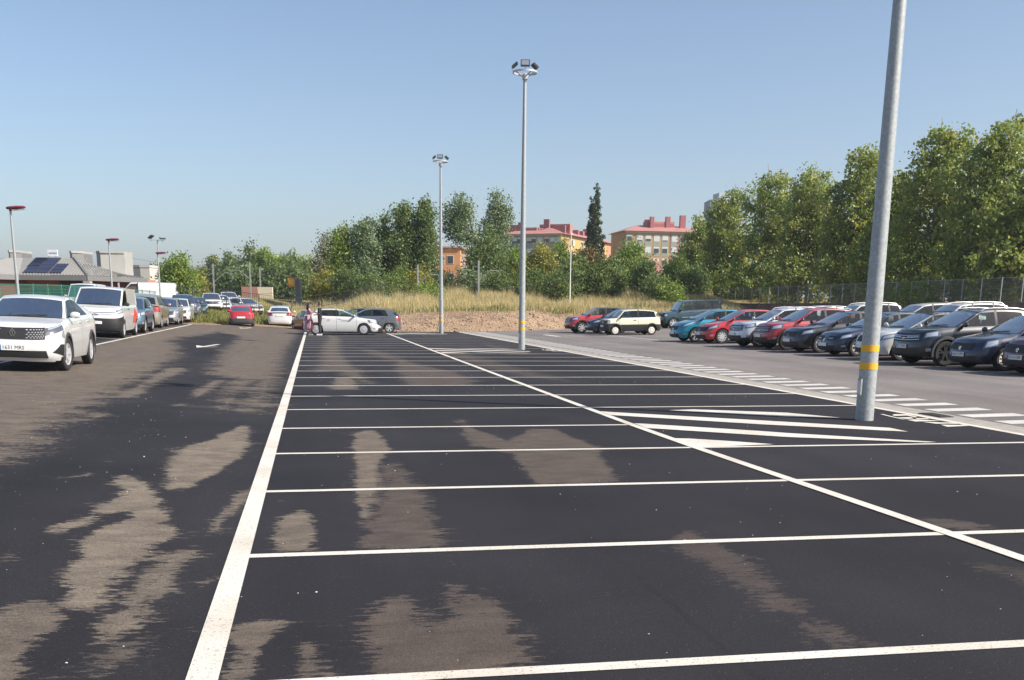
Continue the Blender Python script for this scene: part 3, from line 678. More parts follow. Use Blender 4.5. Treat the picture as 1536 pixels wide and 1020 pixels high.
    for a in range(len(cols)-1):
        xm = (capG[a][4].x+capG[a+1][4].x)/2; d_ = L/2-xm
        for b_ in range(len(K)-1):
            q = [capG[a][b_], capG[a+1][b_], capG[a+1][b_+1], capG[a][b_+1]]
            if d_ < s['cowl']-.02: key = 'bonnet' if 1 <= b_ <= 6 else 'body'
            elif d_ < s['xb']-.05: key = 'body' if b_ in (0, len(K)-2) else 'ledge'
            else: key = 'body'
            emit(key, q)
    # ---------------- glasshouse
    yb0 = Wd/2-s['top_in']-.012; yr = Wd/2-s['tum']
    def zr(d_): 
        t = (d_-s['xr'])/(s['xe']-s['xr']); base = H-.035-(.05*(1-min(t/.35, 1))**2 if t < .35 else 0)-(s.get('drop', .09)*max(0, (t-.45)/.55)**2 if s['xe'] < L-.3 else .03*max(0, t)**2)
        return base
    def side_pt(d_b, d_t, f, side):
        zb_ = ztop(L/2-d_b)-.01; zt_ = zr(d_t); z = zb_+(zt_-zb_)*f; y = yb0-(yb0-yr)*(f**1.25)
        return Vector((L/2-(d_b+(d_t-d_b)*f), y*side, z))
    A0, A1 = s['cowl'], s['xr']
    B = s['dB']; C = s['dC']; D = s['dD']; E_b, E_t = s['xb']-.02, s['xe']
    strips_ = [(A0, A1-.02, A0+.10, A1+.05, 'p'), (A0+.10, A1+.05, B-.03, B-.03, 'gf'), (B-.03, B-.03, B+.045, B+.045, 'k')]
    if s.get('van'):
        strips_ += [(B+.045, B+.045, C, C, 'p'), (C, C, E_b, E_t, 'p')]
    elif s['doors'] == 3:
        strips_ += [(B+.045, B+.045, C, min(C-.12, E_t-.08), 'gr'), (C, min(C-.12, E_t-.08), E_b, E_t, 'p')]
    elif D:
        strips_ += [(B+.045, B+.045, C, C-.04, 'gr'), (C, C-.04, C+.07, C+.03, 'k'), (C+.07, C+.03, D+.05, D-.12, 'gq'), (D+.05, D-.12, E_b, E_t, 'p')]
    else:
        Ct = min(C-.10, E_t-.16)
        strips_ += [(B+.045, B+.045, C+.12, Ct, 'gr'), (C+.12, Ct, E_b, E_t, 'p')]
    black_p = s['blackroof']
    for sd in (1, -1):
        for (b0, t0, b1, t1, k) in strips_:
            n = 3 if k[0] == 'g' or (b1-b0) > .5 else 1
            for q in range(n):
                u0, u1 = q/n, (q+1)/n
                db0, db1 = b0+(b1-b0)*u0, b0+(b1-b0)*u1; dt0, dt1 = t0+(t1-t0)*u0, t0+(t1-t0)*u1
                fr = [0, .06, .5, .90, 1.0]
                for r_ in range(4):
                    qd = [side_pt(db0, dt0, fr[r_], sd), side_pt(db1, dt1, fr[r_], sd), side_pt(db1, dt1, fr[r_+1], sd), side_pt(db0, dt0, fr[r_+1], sd)]
                    if k[0] == 'g' and r_ in (1, 2): key = 'win_'+k+str(sd)
                    elif k[0] == 'g' and r_ == 0: key = 'trim'
                    elif k == 'k': key = 'trim'
                    else: key = 'roof' if black_p else 'body'
                    emit(key, qd if sd == 1 else qd[::-1])
    def endgrid(db, dt, bowb, bowt, glass_f, glass_t, name, rear=False):
        ts = [-1, -.93, -.6, -.2, .2, .6, .93, 1] if not rear else [-1, -.84, -.5, -.15, .15, .5, .84, 1]
        fs = [0, glass_f[0], .5, glass_f[1], 1]
        def pt(t, f):
            zb_ = ztop(L/2-db)-.01; zt_ = zr(dt); sg = 1 if rear else -1
            d0 = db+sg*bowb*(1-t*t); d1 = dt+sg*bowt*(1-t*t); fz = f
            y = (yb0-(yb0-yr)*(f**1.25))*t; zc_ = crown*(1-t*t)
            z0 = zb_+zc_; z1 = zt_+.045*(1-t*t)
            return Vector((L/2-(d0+(d1-d0)*f), y, z0+(z1-z0)*fz))
        for a in range(len(ts)-1):
            for b_ in range(4):
                q = [pt(ts[a], fs[b_]), pt(ts[a+1], fs[b_]), pt(ts[a+1], fs[b_+1]), pt(ts[a], fs[b_+1])]
                g_ = 0 < a < len(ts)-2 and b_ in (1, 2)
                key = name if g_ else ('trim' if (b_ == 0 and not rear) else ('roof' if black_p and rear is False and b_ == 3 else 'body'))
                emit(key, q[::-1] if not rear else q)
        return pt
    wpt = endgrid(A0, A1-.02, .13, .05, (.05, .94), 1, 'windscreen')
    if s.get('van'): 
        rpt = endgrid(E_b, E_t, .02, .01, (.15, .85), 1, 'body', True)
    else: rpt = endgrid(E_b, E_t, .05, .03, (.14, .88) if s['xb']-s['xe'] > .12 else (.1, .85), 1, 'rear_window', True)
    rk = [1, .85, .6, .3, 0, -.3, -.6, -.85, -1]; nd = 9; RG = []
    for a in range(nd):
        u = a/(nd-1); row = []
        for k in rk:
            d0 = A1-.02-.05*(1-k*k); d1 = E_t+.03*(1-k*k); dd = d0+(d1-d0)*u
            zz = zr(A1-.02+(E_t-A1+.02)*u); row.append(Vector((L/2-dd, yr*k, zz+.045*(1-k*k))))
        RG.append(row)
    for a in range(nd-1):
        for b_ in range(len(rk)-1): emit('roof', [RG[a][b_], RG[a+1][b_], RG[a+1][b_+1], RG[a][b_+1]])
    # ---------------- turn the face sets into objects
    lm = s.get('clad_m', M_BLACK)
    mats = {'body': body_m, 'bonnet': body_m, 'bumper': s.get('bumper_m', body_m), 'rear_bumper': s.get('bumper_m', body_m), 'roof': M_BLACK_PAINT if s['blackroof'] else body_m, 'lower_cladding': lm, 'trim': M_BLACK, 'seam': M_UNDER, 'ledge': M_DARKIN,
            'windscreen': M_GLASS, 'rear_window': M_TINT if s.get('tint', True) else M_GLASS}
    names = {'trim': 'window_trim', 'seam': 'door_gap', 'ledge': 'interior_ledge'}
    objs = {}
    for k, d_ in parts.items():
        me = bpy.data.meshes.new(k); me.from_pydata(d_['v'], [], d_['f']); me.update()
        if k.startswith('door'): nm, m_ = 'door', s.get('door_m', body_m)
        elif k.startswith('seam'): nm, m_ = 'door_gap', M_UNDER
        elif k.startswith('win_'): nm, m_ = 'side_window', (M_TINT if (k[4:6] in ('gr','gq') and s.get('tint', True)) else M_GLASS)
        else: nm, m_ = names.get(k, k), mats[k]
        objs[k] = link(nm, me, m_, root, smooth=38)
    # underbody and wheel wells
    ub = MB(); ub.box(((xf+xrw)/2, 0, .42), (L-.55, Wd-.52, .36)); ub.box((0, 0, .33), (s['wb']-2*Ra-.02, Wd-.2, .22)); ub.box((L/2-.32, 0, .42), (.3, Wd-.5, .3)); ub.build('underbody', M_UNDER, root)
    for x in (xf, xrw):
        for sd in (1, -1):
            make_wheel(root, x, (Wd/2-.115)*sd, rw, sd, s['rim'], s['rimm'], steer=(s.get('steer', 0) if x == xf else 0), w=.2 if Wd > 1.6 else .16)
    # ---------------- details laid on the body surface
    def patch(name, cs, m_, off=.006, nx=5, ny=3, both=True, parent=root, sides=(1, -1)):
        out = []
        for sd in (sides if both else (0,)):
            mb = MB(); G = []
            for a in range(nx+1):
                row = []
                for b_ in range(ny+1):
                    u, w = a/nx, b_/ny
                    c = (cs[0][0]*(1-u)+cs[1][0]*u)*(1-w)+(cs[3][0]*(1-u)+cs[2][0]*u)*w
                    v = (cs[0][1]*(1-u)+cs[1][1]*u)*(1-w)+(cs[3][1]*(1-u)+cs[2][1]*u)*w
                    sdd = sd if sd else (1 if c >= 0 else -1); ca = abs(c)
                    p = P(ca, v, sdd); e_ = .02
                    p1 = P(min(3, ca+e_), v, sdd)-P(max(0, ca-e_), v, sdd); p2 = P(ca, min(1, v+.03), sdd)-P(ca, max(0, v-.03), sdd)
                    n_ = p1.cross(p2)*sdd
                    if ca < .03 or ca > 2.97: n_ = Vector((1 if ca < 1 else -1, 0, 0))
                    n_ = n_.normalized() if n_.length > 1e-9 else Vector((1,0,0))
                    row.append(p+n_*off)
                G.append(row)
            if (sd == 1) or sd == 0: G = G[::-1] if sd == 0 else G
            mb.grid(G if sd != -1 else G[::-1]); out.append(mb.build(name, m_, parent, smooth=60))
        return out
    body = objs['body']; fr = s['front']; noz = s['hood'][0][1]
    def vz(z): return (z-s['sill'])/(noz-s['sill'])
    def emblem(z, r=.055, kind_='disc', m_=M_CHROME, x=0):
        p = P(0, min(vz(z), 1), 1); mb = MB()
        if kind_ == 'disc': mb.lathe([(0, .02), (r, .02), (r*1.05, 0)], 16, 'x', (p.x+.006+x, 0, z))
        elif kind_ == 'diamond':
            for (r0, r1) in ((1.0, .62),):
                o_ = [(0, r*1.25), (r*.85, 0), (0, -r*1.25), (-r*.85, 0)]
                for i in range(4):
                    a_, b_ = o_[i], o_[(i+1) % 4]; xx = p.x+.02+x
                    mb.quad((xx, a_[0], z+a_[1]), (xx, b_[0], z+b_[1]), (xx, b_[0]*r1, z+b_[1]*r1), (xx, a_[0]*r1, z+a_[1]*r1))
            mb2 = MB(); mb2.box((p.x+.02+x, 0, z), (.006, r*.28, r*1.0)); mb2.build('emblem', m_, root)
        mb.build('emblem', m_, root)
    if fr == 'coupe_suv':
        patch('headlight', [(.34, .76), (.93, .84), (.93, .99), (.34, .93)], M_LAMPD, .008); patch('light_strip', [(.42, .885), (.91, .955), (.91, .985), (.42, .925)], M_LAMP, .012, ny=1); patch('light_strip', [(.80, .70), (.93, .62), (.95, .66), (.90, .86)], M_LAMP, .010, ny=2)
        patch('grille', [(-.34, .66), (.34, .66), (.37, .95), (-.37, .95)], M_BLACK, .008, nx=10, both=False)
        for r_ in range(5):
            for k in range(-8, 9):
                c = k*.042+(.021 if r_ % 2 else 0); v = .70+r_*.05
                if abs(c) > .33 or (abs(c) < .07): continue
                patch('grille_stud', [(c-.011, v), (c+.011, v), (c+.011, v+.016), (c-.011, v+.016)], M_ALLOY, .012, nx=1, ny=1, both=False)
        emblem(.80, .085, 'diamond', M_CHROME, .055)
        patch('lower_grille', [(-.42, .09), (.42, .09), (.36, .32), (-.36, .32)], M_BLACK, .008, nx=10, both=False)
        patch('air_intake', [(.50, .26), (.88, .14), (.90, .45), (.74, .47)], M_BLACK, .008); patch('skid_trim', [(-.62, -.02), (.62, -.02), (.55, .05), (-.55, .05)], M_ALLOY, .012, nx=12, ny=1, both=False)
        pz = .50
    elif fr == 'van':
        patch('headlight', [(.42, .83), (.97, .80), (.99, .97), (.50, .95)], M_LAMPD, .01); patch('headlight', [(.50, .85), (.90, .84), (.92, .94), (.56, .93)], M_LAMP, .014)
        patch('chrome_bar', [(-.44, .885), (.44, .885), (.44, .90), (-.44, .90)], M_CHROME, .014, nx=12, ny=1, both=False); patch('chrome_bar', [(-.40, .825), (.40, .825), (.40, .838), (-.40, .838)], M_CHROME, .014, nx=12, ny=1, both=False)
        mb = MB(); px_ = P(0, .86, 1).x+.03
        for dz in (0, -.06):
            for q in (-1, 1): mb.quad((px_, 0, .925+dz), (px_, .115*q, .86+dz), (px_, .115*q, .83+dz), (px_, 0, .893+dz))
        mb.build('chevron_emblem', M_CHROME, root)
        patch('lower_grille', [(-.62, .12), (.62, .12), (.70, .52), (-.70, .52)], M_BLACK, .01, nx=12, both=False)
        for v in (.2, .27, .34, .41): patch('grille_bar', [(.42, v), (.82, v), (.84, v+.02), (.42, v+.02)], M_CLAD, .016, ny=1)
        patch('bumper_trim', [(-.6, .07), (.6, .07), (.6, .10), (-.6, .10)], M_ALLOYD, .014, nx=12, ny=1, both=False)
        pz = .58
    else:
        hl = {'suv': [(.52,.72),(.97,.76),(.98,.97),(.55,.92)], 'oval_grille': [(.50,.70),(.97,.76),(.99,.93),(.55,.90)], 'twin_grille': [(.55,.68),(.98,.72),(1.0,.90),(.60,.88)], 'old_hatch': [(.56,.66),(.96,.68),(.98,.97),(.60,.95)],
              'lion': [(.50,.74),(1.05,.86),(1.12,.99),(.66,.93)], 'hatch': [(.48,.70),(.97,.74),(1.0,.94),(.56,.88)], 'boxy': [(.52,.62),(.93,.62),(.93,.93),(.52,.93)], 'boxy_suv': [(.5,.66),(.9,.66),(.9,.9),(.5,.9)]}.get(fr, [(.48,.70),(.97,.74),(1.0,.94),(.56,.88)])
        patch('headlight', hl, M_LAMPD, .008)
        c_ = [(sum(q[0] for q in hl)/4, sum(q[1] for q in hl)/4)]; hi = [(c_[0][0]+(q[0]-c_[0][0])*.74, c_[0][1]+(q[1]-c_[0][1])*.66) for q in hl]
        patch('lamp_reflector', hi, M_LAMP, .013)
        gx = .44 if fr in ('suv', 'boxy', 'boxy_suv', 'hatch') else .26
        if fr == 'twin_grille':
            for sd in (1, -1): patch('grille', [(.05*sd, .74), (.36*sd, .72), (.36*sd, .92), (.05*sd, .94)] if sd == 1 else [(-.36, .72), (-.05, .74), (-.05, .94), (-.36, .92)], M_BLACK, .01, both=False); patch('grille_bar', [(.10*sd, .82), (.30*sd, .81), (.30*sd, .84), (.10*sd, .85)] if sd == 1 else [(-.30, .81), (-.10, .82), (-.10, .85), (-.30, .84)], M_CHROME, .014, ny=1, both=False)
        else:
            g0 = .64 if gx > .3 else .68
            patch('grille', [(-gx, g0), (gx, g0), (gx*1.08, .93), (-gx*1.08, .93)], M_BLACK, .008, nx=10, both=False)
            for v in (g0+.07, g0+.15, g0+.22): patch('grille_bar', [(-gx*.94, v), (gx*.94, v), (gx*.94, v+.018), (-gx*.94, v+.018)], M_CHROME if fr in ('suv',) else M_CLAD, .013, nx=8, ny=1, both=False)
            if s.get('letters'):
                for k in range(-4, 5):
                    if abs(k) == 0: continue
                    c = k*.085; patch('light_dash', [(c-.026, .80), (c+.026, .80), (c+.026, .845), (c-.026, .845)], M_LAMP, .018, nx=1, ny=1, both=False)
        emblem(s['sill']+(noz-s['sill'])*.80, .05, s.get('emblem', 'disc'), M_CHROME, .015)
        patch('lower_grille', [(-.46, .10), (.46, .10), (.40, .36), (-.40, .36)], M_BLACK, .007, nx=10, both=False)
        if fr in ('twin_grille', 'lion', 'suv', 'hatch'): patch('fog_lamp', [(.66, .22), (.80, .22), (.80, .34), (.66, .34)], M_LAMP, .010, nx=2, ny=2)
        pz = s['sill']+(noz-s['sill'])*.47
    # rear lights
    if fr in ('boxy', 'boxy_suv'): patch('tail_light', [(2.50, .55), (2.72, .55), (2.72, .85), (2.50, .85)], M_TAIL, .008)
    elif s.get('van'): patch('tail_light', [(2.30, .55), (2.55, .55), (2.55, .98), (2.30, .98)], M_TAIL, .008)
    else: patch('tail_light', [(2.22, .66), (2.78, .70), (2.72, .93), (2.16, .97)], M_TAIL, .008)
    # plates
    for front in (True, False):
        c0 = 0 if front else 3; zz = pz if front else (s.get('rear_plate', .78) if kind != 'old_boxy' else .62); v = (zz-s['sill'])/((noz if front else s['tail'])-s['sill'])
        p = P(c0, min(v, .95), 1); sg = 1 if front else -1; mb = MB(); mb.box((p.x+sg*.022, 0, zz), (.018, .52, .11)); pl = mb.build('number_plate', M_PLATE, root)
        txt = s.get('plate'); 
        if txt and front or (s.get('rear_text') and not front):
            me = text_mesh(txt if front else s['rear_text'], .115); o = link('plate_number', me, M_INK, pl)
            o.matrix_local = Matrix(((0,0,1,p.x+.0335),(1,0,0,.02),(0,1,0,zz),(0,0,0,1))) if front else Matrix(((0,0,-1,p.x-.0335),(-1,0,0,-.02),(0,1,0,zz),(0,0,0,1)))
            o.scale = (.92, .95, 1); mb = MB(); mb.box((p.x+sg*.0325, -.235*sg, zz), (.003, .045, .105)); mb.build('plate_band', M_BLUE, pl)
    # mirrors, handles, rails, wipers
    zb_ = ztop(L/2-A0-.25)
    mm = s.get('mirror_m', body_m)
    for sd in (1, -1):
        mb = MB(); pr = [(0, -.085), (.05, -.08), (.078, -.04), (.085, 0), (.078, .04), (.05, .08), (0, .085)]
        mb.lathe([(r_*1.0, h_*1.35) for r_, h_ in pr], 12, 'y'); mi = mb.build('mirror', mm, root, smooth=60)
        mi.location = (L/2-A0-.22, (Wd/2+.07)*sd, zb_+.07); mi.scale = (.62, .9, .85)
        a = MB(); a.box((L/2-A0-.24, (Wd/2-.035)*sd, zb_+.03), (.07, .10, .045)); a.build('mirror_arm', M_BLACK, root)
        for key, x_ in (('door_f', L/2-s['dB']+.20), ('door_r', L/2-s['dC']+.20)):
            if key+str(sd) in objs:
                pz_ = ztop(x_)-.13; y_ = P(cx_(x_), (pz_-s['sill'])/(ztop(x_)-s['sill']), sd).y
                hb = MB(); hb.box((x_, y_+.018*sd, pz_), (.17, .022, .028)); hb.build('door_handle', s.get('handle_m', body_m), objs[key+str(sd)])
        if s['rails']:
            rl = MB(); pts = [(L/2-(A1+.05+(E_t-A1-.15)*u), (yr-.03)*sd, zr(A1+.05+(E_t-A1-.15)*u)+(.065 if 0 < u < 1 else .01)) for u in (0, .06, .3, .5, .7, .94, 1)]
            rl.tube(pts, .017, 6); rl.build('roof_rail', s.get('rail_m', M_ALLOY), root, smooth=60)
        if clad in ('low', 'half') or s.get('arch'):
            for xa in (xf, xrw):
                mb = MB(); G = []
                for a_ in np.linspace(-.25, math.pi+.25, 17):
                    row = []
                    for (rr, oy) in ((Ra-.012, -.02), (Ra-.005, .014), (Ra+.055, .012), (Ra+.065, -.006)):
                        x_ = xa+rr*math.cos(a_); z_ = rw+rr*math.sin(a_); row.append((x_, (Wd/2+oy)*sd, max(z_, s['sill'])))
                    G.append(row)
                mb.grid(G if sd == 1 else G[::-1]); mb.build('wheel_arch_trim', s.get('arch_m', lm), root, smooth=50)
    for k in (-1, 1):
        wp = MB(); a_ = wpt(.1*k-.25, .055)+Vector((.012, 0, .008)); b_ = wpt(.45*k+.12, .13)+Vector((.012, 0, .01)); wp.tube([a_, b_], .009, 4); wp.build('wiper', M_BLACK, root)
    if s.get('step'): mb = MB(); [mb.box((-.05, (Wd/2+.0)*sd, .40), (1.7, .12, .05)) for sd in (1, -1)]; mb.build('side_step', M_CLAD, root); patch('chrome_strip', [(1.22, .44), (1.85, .44), (1.85, .47), (1.22, .47)], M_ALLOY, .012, nx=6, ny=1)
    # interior
    it = MB(); zi = ztop(0)-.03
    rows_ = [L/2-(B+.05)] + ([] if s.get('van') else [L/2-(B+.95)])
    for x_ in rows_:
        for y_ in (-.36, .36):
            se = MB(); se.box((x_, y_, zi+.02), (.14, .46, .36)).box((x_-.04, y_, zi+.29), (.09, .25, .19)); se.build('seat', M_SEAT, root)
    it.box((L/2-A0-.42, 0, zi+.0), (.34, Wd-.42, .10)); it.lathe([(.17, 0), (.185, .02), (.17, .04), (.155, .02), (.17, 0)], 14, 'x', (L/2-A0-.72, .36, zi+.06)); it.build('dashboard', M_DARKIN, root)
    mr = MB(); mr.box((L/2-A1-.13, 0, zr(A1)-.13), (.03, .2, .06)); mr.build('rear_view_mirror', M_BLACK, root)
    return root, P, objs, (patch, s, ztop)
M_BLACK_PAINT = paint('black_paint', (.012,.012,.014))
WHITE = paint('white_paint', (.62,.62,.61)); RED = paint('red_paint', (.46,.02,.03)); DRED = paint('dark_red_paint', (.22,.018,.025)); NAVY = paint('navy_paint', (.012,.018,.045), .3); BLACKP = paint('blueblack_paint', (.010,.012,.018), .3)
TEAL = paint('teal_paint', (.0,.20,.30), .25); CREAM = paint('cream_paint', (.72,.68,.50)); DTEAL = paint('dark_teal_paint', (.012,.05,.075), .2); SILVER = paint('silver_paint', (.42,.44,.47), .6); GREY = paint('grey_paint', (.15,.16,.18), .5)
GOLD = paint('beige_paint', (.36,.32,.26), .5); STEEL = paint('steel_blue_paint', (.14,.22,.30), .45); PALE = paint('pale_grey_paint', (.62,.66,.72), .1); MAROON = paint('maroon_paint', (.10,.012,.022), .3); DGREEN = paint('dark_green_paint', (.02,.06,.06), .3)

LEFT_, DOWN = math.pi, -math.pi/2
GR = 'cars parked in a row along the right hand lane'
def row(kind, m, X, Y, label, **kw): return make_car(kind, m, (X, Y), LEFT_+kw.pop('dh', 0), label, kw.pop('group', GR), px='FL', **kw)
row('monospace', TEAL, 17.4, 46.55, 'bright teal small hatchback with pale swept headlights, beside the taller red hatchback', rim='alloy5')
row('hatch', RED, 17.75, 44.15, 'red hatchback with black lower grille and dark alloy wheels, next to the teal hatchback', rim='alloy10', rimm='dual', emblem='diamond')
row('crossover', PALE, 17.6, 39.75, 'pale bluish white crossover with roof rails and dark blue grille', arch=True, rail_m=M_ALLOY)
row('small_suv', paint('deep_red_paint', (.36,.015,.025)), 17.65, 37.35, 'deep red small crossover between the pale crossover and a black hatchback', rim='alloy5')
row('big_hatch', BLACKP, 17.7, 34.75, 'black hatchback with curved tail glass and pale almond headlight, right of the deep red crossover', rim='alloy7', emblem='diamond', front='oval_grille')
row('sleek_hatch', NAVY, 17.6, 32.0, 'dark navy hatchback with twin oval grilles, just left of the near lamp mast', rim='alloy7')
row('compact', WHITE, 17.6, 29.35, 'white small hatchback with black roof half hidden behind the near lamp mast', blackroof=True)
row('crossover', BLACKP, 17.3, 26.6, 'black crossover with grey wheel arches and white dashes on its grille', arch=True, arch_m=M_CLAD, rimm='dark', letters=True, plate='9217 MKF')
row('old_hatch', NAVY, 17.5, 24.25, 'dark blue old hatchback with cream ten spoke wheel rims', plate='4674 DPP')
row('hatch', MAROON, 17.5, 21.95, 'dusty maroon hatchback cut off by the right edge', plate='5014 KBR', rimm='dark')
G3 = 'three cars parked side by side before the dry grass bank'
row('small_suv', RED, 16.3, 63.4, 'red crossover with black roof in front of the dirt bank', group=G3, blackroof=True, rim='alloy7', rimm='dual')
row('compact', NAVY, 17.0, 60.9, 'dark blue hatchback half hidden behind the cream boxy car', group=G3, front='oval_grille')
row('boxy_small', CREAM, 16.9, 58.1, 'old cream boxy three door car with black lower body', group=G3, mirror_m=M_BLACK, bumper_m=M_BLACK, handle_m=M_BLACK, blackroof=False)
make_car('offroader', DTEAL, (27.0, 73.6), LEFT_+.04, 'tall dark teal off-road wagon with stepped roof beside the mesh fence', None, mirror_m=M_BLACK, rim='alloy5')
G2 = 'second row of cars behind the first right hand row'
for kind, m, x, y, lab in (('estate', SILVER, 26.2, 52.6, 'silver estate with roof rails showing behind the pale crossover'), ('suv', WHITE, 26.0, 47.3, 'tall white sport utility in the second row, above the black hatchback'),
        ('mpv', WHITE, 26.2, 42.3, 'white people carrier in the second row just right of the near mast'), ('suv', WHITE, 26.2, 39.6, 'white estate car with long roof behind the black crossover'),
        ('saloon', GREY, 26.0, 37.2, 'grey saloon in the second row behind the blue old hatchback'), ('mpv', NAVY, 26.6, 34.2, 'dark blue people carrier in the second row at the right edge')):
    make_car(kind, m, (x, y), LEFT_, lab, G2, rails=kind in ('estate', 'suv'))
# ---- left line of vehicles
GL = 'vehicles standing in line along the left side'
def lcar(kind, m, pxy, label, head, wheel='FL', **kw): return make_car(kind, m, at(*pxy), head, label, kw.pop('group', GL), px=wheel, **kw)
r1 = lcar('coupe_suv', WHITE, (98,556), 'white coupe style sport utility facing us at the left edge, number 1631 MRS', DOWN+.02, plate='1631 MRS', arch=True, arch_m=M_CLAD, steer=-.12)
rv, Pv, ov, (patchv, sv, ztv) = lcar('panel_van', WHITE, (184,507), 'white panel van with grey bumper and red swoosh on its side', DOWN+.02, cat='van', mirror_m=M_BLACK, name='panel_van', handle_m=M_BLACK)
lcar('small_suv', STEEL, (216,499.6), 'steel blue crossover facing us, directly behind the white panel van', DOWN+.02)
lcar('mpv', GOLD, (240.8,491.8), 'beige people carrier seen from its tail, between the blue crossover and a silver hatchback', -DOWN+.02, wheel='RR')
lcar('hatch', SILVER, (266,487), 'silver hatchback facing us at the head of the far group', DOWN+.03)
GF = 'far cars parked on the verge at the left'
for kind, m, pxy, lab, hd, wh in (
        ('hatch', WHITE, (283,481), 'white car mostly hidden behind the silver hatchback', DOWN+.05, 'FL'), ('suv', GREY, (289,477.5), 'dark grey sport utility in the far left line', DOWN+.1, 'FL'),
        ('estate', GREY, (295,475.5), 'grey estate just beyond the dark grey sport utility', DOWN+.1, 'FL'), ('hatch', DGREEN, (304,475), 'dark green hatchback at the end of the far left line', DOWN+.1, 'FL'),
        ('suv', WHITE, (329,469), 'white sport utility parked on the grass behind the red old hatchback', DOWN+.15, 'FL'), ('hatch', PALE, (339,468), 'pale grey hatchback right of the white sport utility on the grass', DOWN+.2, 'FL'),
        ('hatch', WHITE, (349,467), 'white hatchback between the pale grey one and the white estate', DOWN+.2, 'FL'), ('estate', WHITE, (377,466), 'white estate car angled on the grass beyond the red old hatchback', DOWN+.55, 'FL')):
    X_, Y_ = atd({283:281,289:288,295:295,304:306,329:327,339:340,349:352,377:378}[pxy[0]], {283:66,289:73,295:79,304:84,329:93,339:97,349:101,377:96}[pxy[0]])
    make_car(kind, m, (X_-.9, Y_+1.3), hd, lab, GF, on_earth=True, rails=False)
X_, Y_ = atd(356, 68); make_car('old_boxy', RED, (X_, Y_+1.6), -DOWN+.03, 'old red hatchback seen from behind on the sandy edge', None, on_earth=True, bumper_m=M_CLAD, rear_plate=.6, tint=False)
X_, Y_ = atd(416, 76); make_car('hatch', WHITE, (X_, Y_+1.8), -DOWN-.02, 'white hatchback seen from behind standing alone on the dirt', None, on_earth=True, L=4.0)
# ---- middle: car facing right with two people beside it, and its neighbours
X_, Y_ = atd(509, 60.5)
rm, Pm, om, (patchm, sm_, ztm) = make_car('big_hatch', WHITE, (X_, Y_), -.09, 'white hatchback facing right with small grey lettering on its doors, beside two people', None)
X_, Y_ = atd(548, 65); make_car('hatch', GREY, (X_, Y_), LEFT_-.10, 'grey hatchback with dark red tail lamp facing left behind the white lettered car', None, rim='alloy5', rimm='dual')
X_, Y_ = atd(527, 70); make_car('compact', BLACKP, (X_, Y_), LEFT_-.05, 'black car whose roof just shows above the white lettered car', None)
X_, Y_ = atd(461, 71); make_car('hatch', DRED, (X_, Y_+1), -DOWN+.3, 'dark red car hidden behind the woman in the long dress', None, on_earth=True)
# lettering on doors, bonnet and van side
def side_text(root, P, s, ztop, txt, x, z, size, side, m, name='door_lettering'):
    me = text_mesh(txt, size); o = link(name, me, m, root)
    y = max(abs(P(1+(x-(s['L']/2-min(.72, s['fo']*.86)))/((-s['L']/2+.52)-(s['L']/2-min(.72, s['fo']*.86))), v, 1).y) for v in (.4,.5,.6))+.008
    o.matrix_local = Matrix(((-side,0,0,x),(0,0,side,y*side),(0,1,0,z),(0,0,0,1))); return o
M_GREYINK = mat('grey_lettering', (.25,.27,.30), .5)
side_text(rm, Pm, sm_, ztm, 'concejo', .25, .80, .16, -1, M_GREYINK); side_text(rm, Pm, sm_, ztm, '.10.', -.72, .82, .18, -1, M_GREYINK)
patchv('red_swoosh', [(1.62, .30), (1.93, .22), (1.97, .62), (1.80, .88)], mat('red_print', (.62,.06,.03), .4), .01, nx=6, ny=6, sides=(1,)); patchv('green_print', [(1.20, .86), (1.45, .86), (1.45, .90), (1.20, .90)], mat('green_print', (.12,.35,.10), .4), .01, ny=1, sides=(1,))
me = text_mesh('C . ENVIRONMENT', .11); o = link('bonnet_lettering', me, M_GREYINK, rv); p0 = sv['L']/2-.28
o.matrix_local = Matrix(((0,-.97,.2,p0),(1,0,0,0),(0,.2,.97,ztv(p0)+.05),(0,0,0,1)))

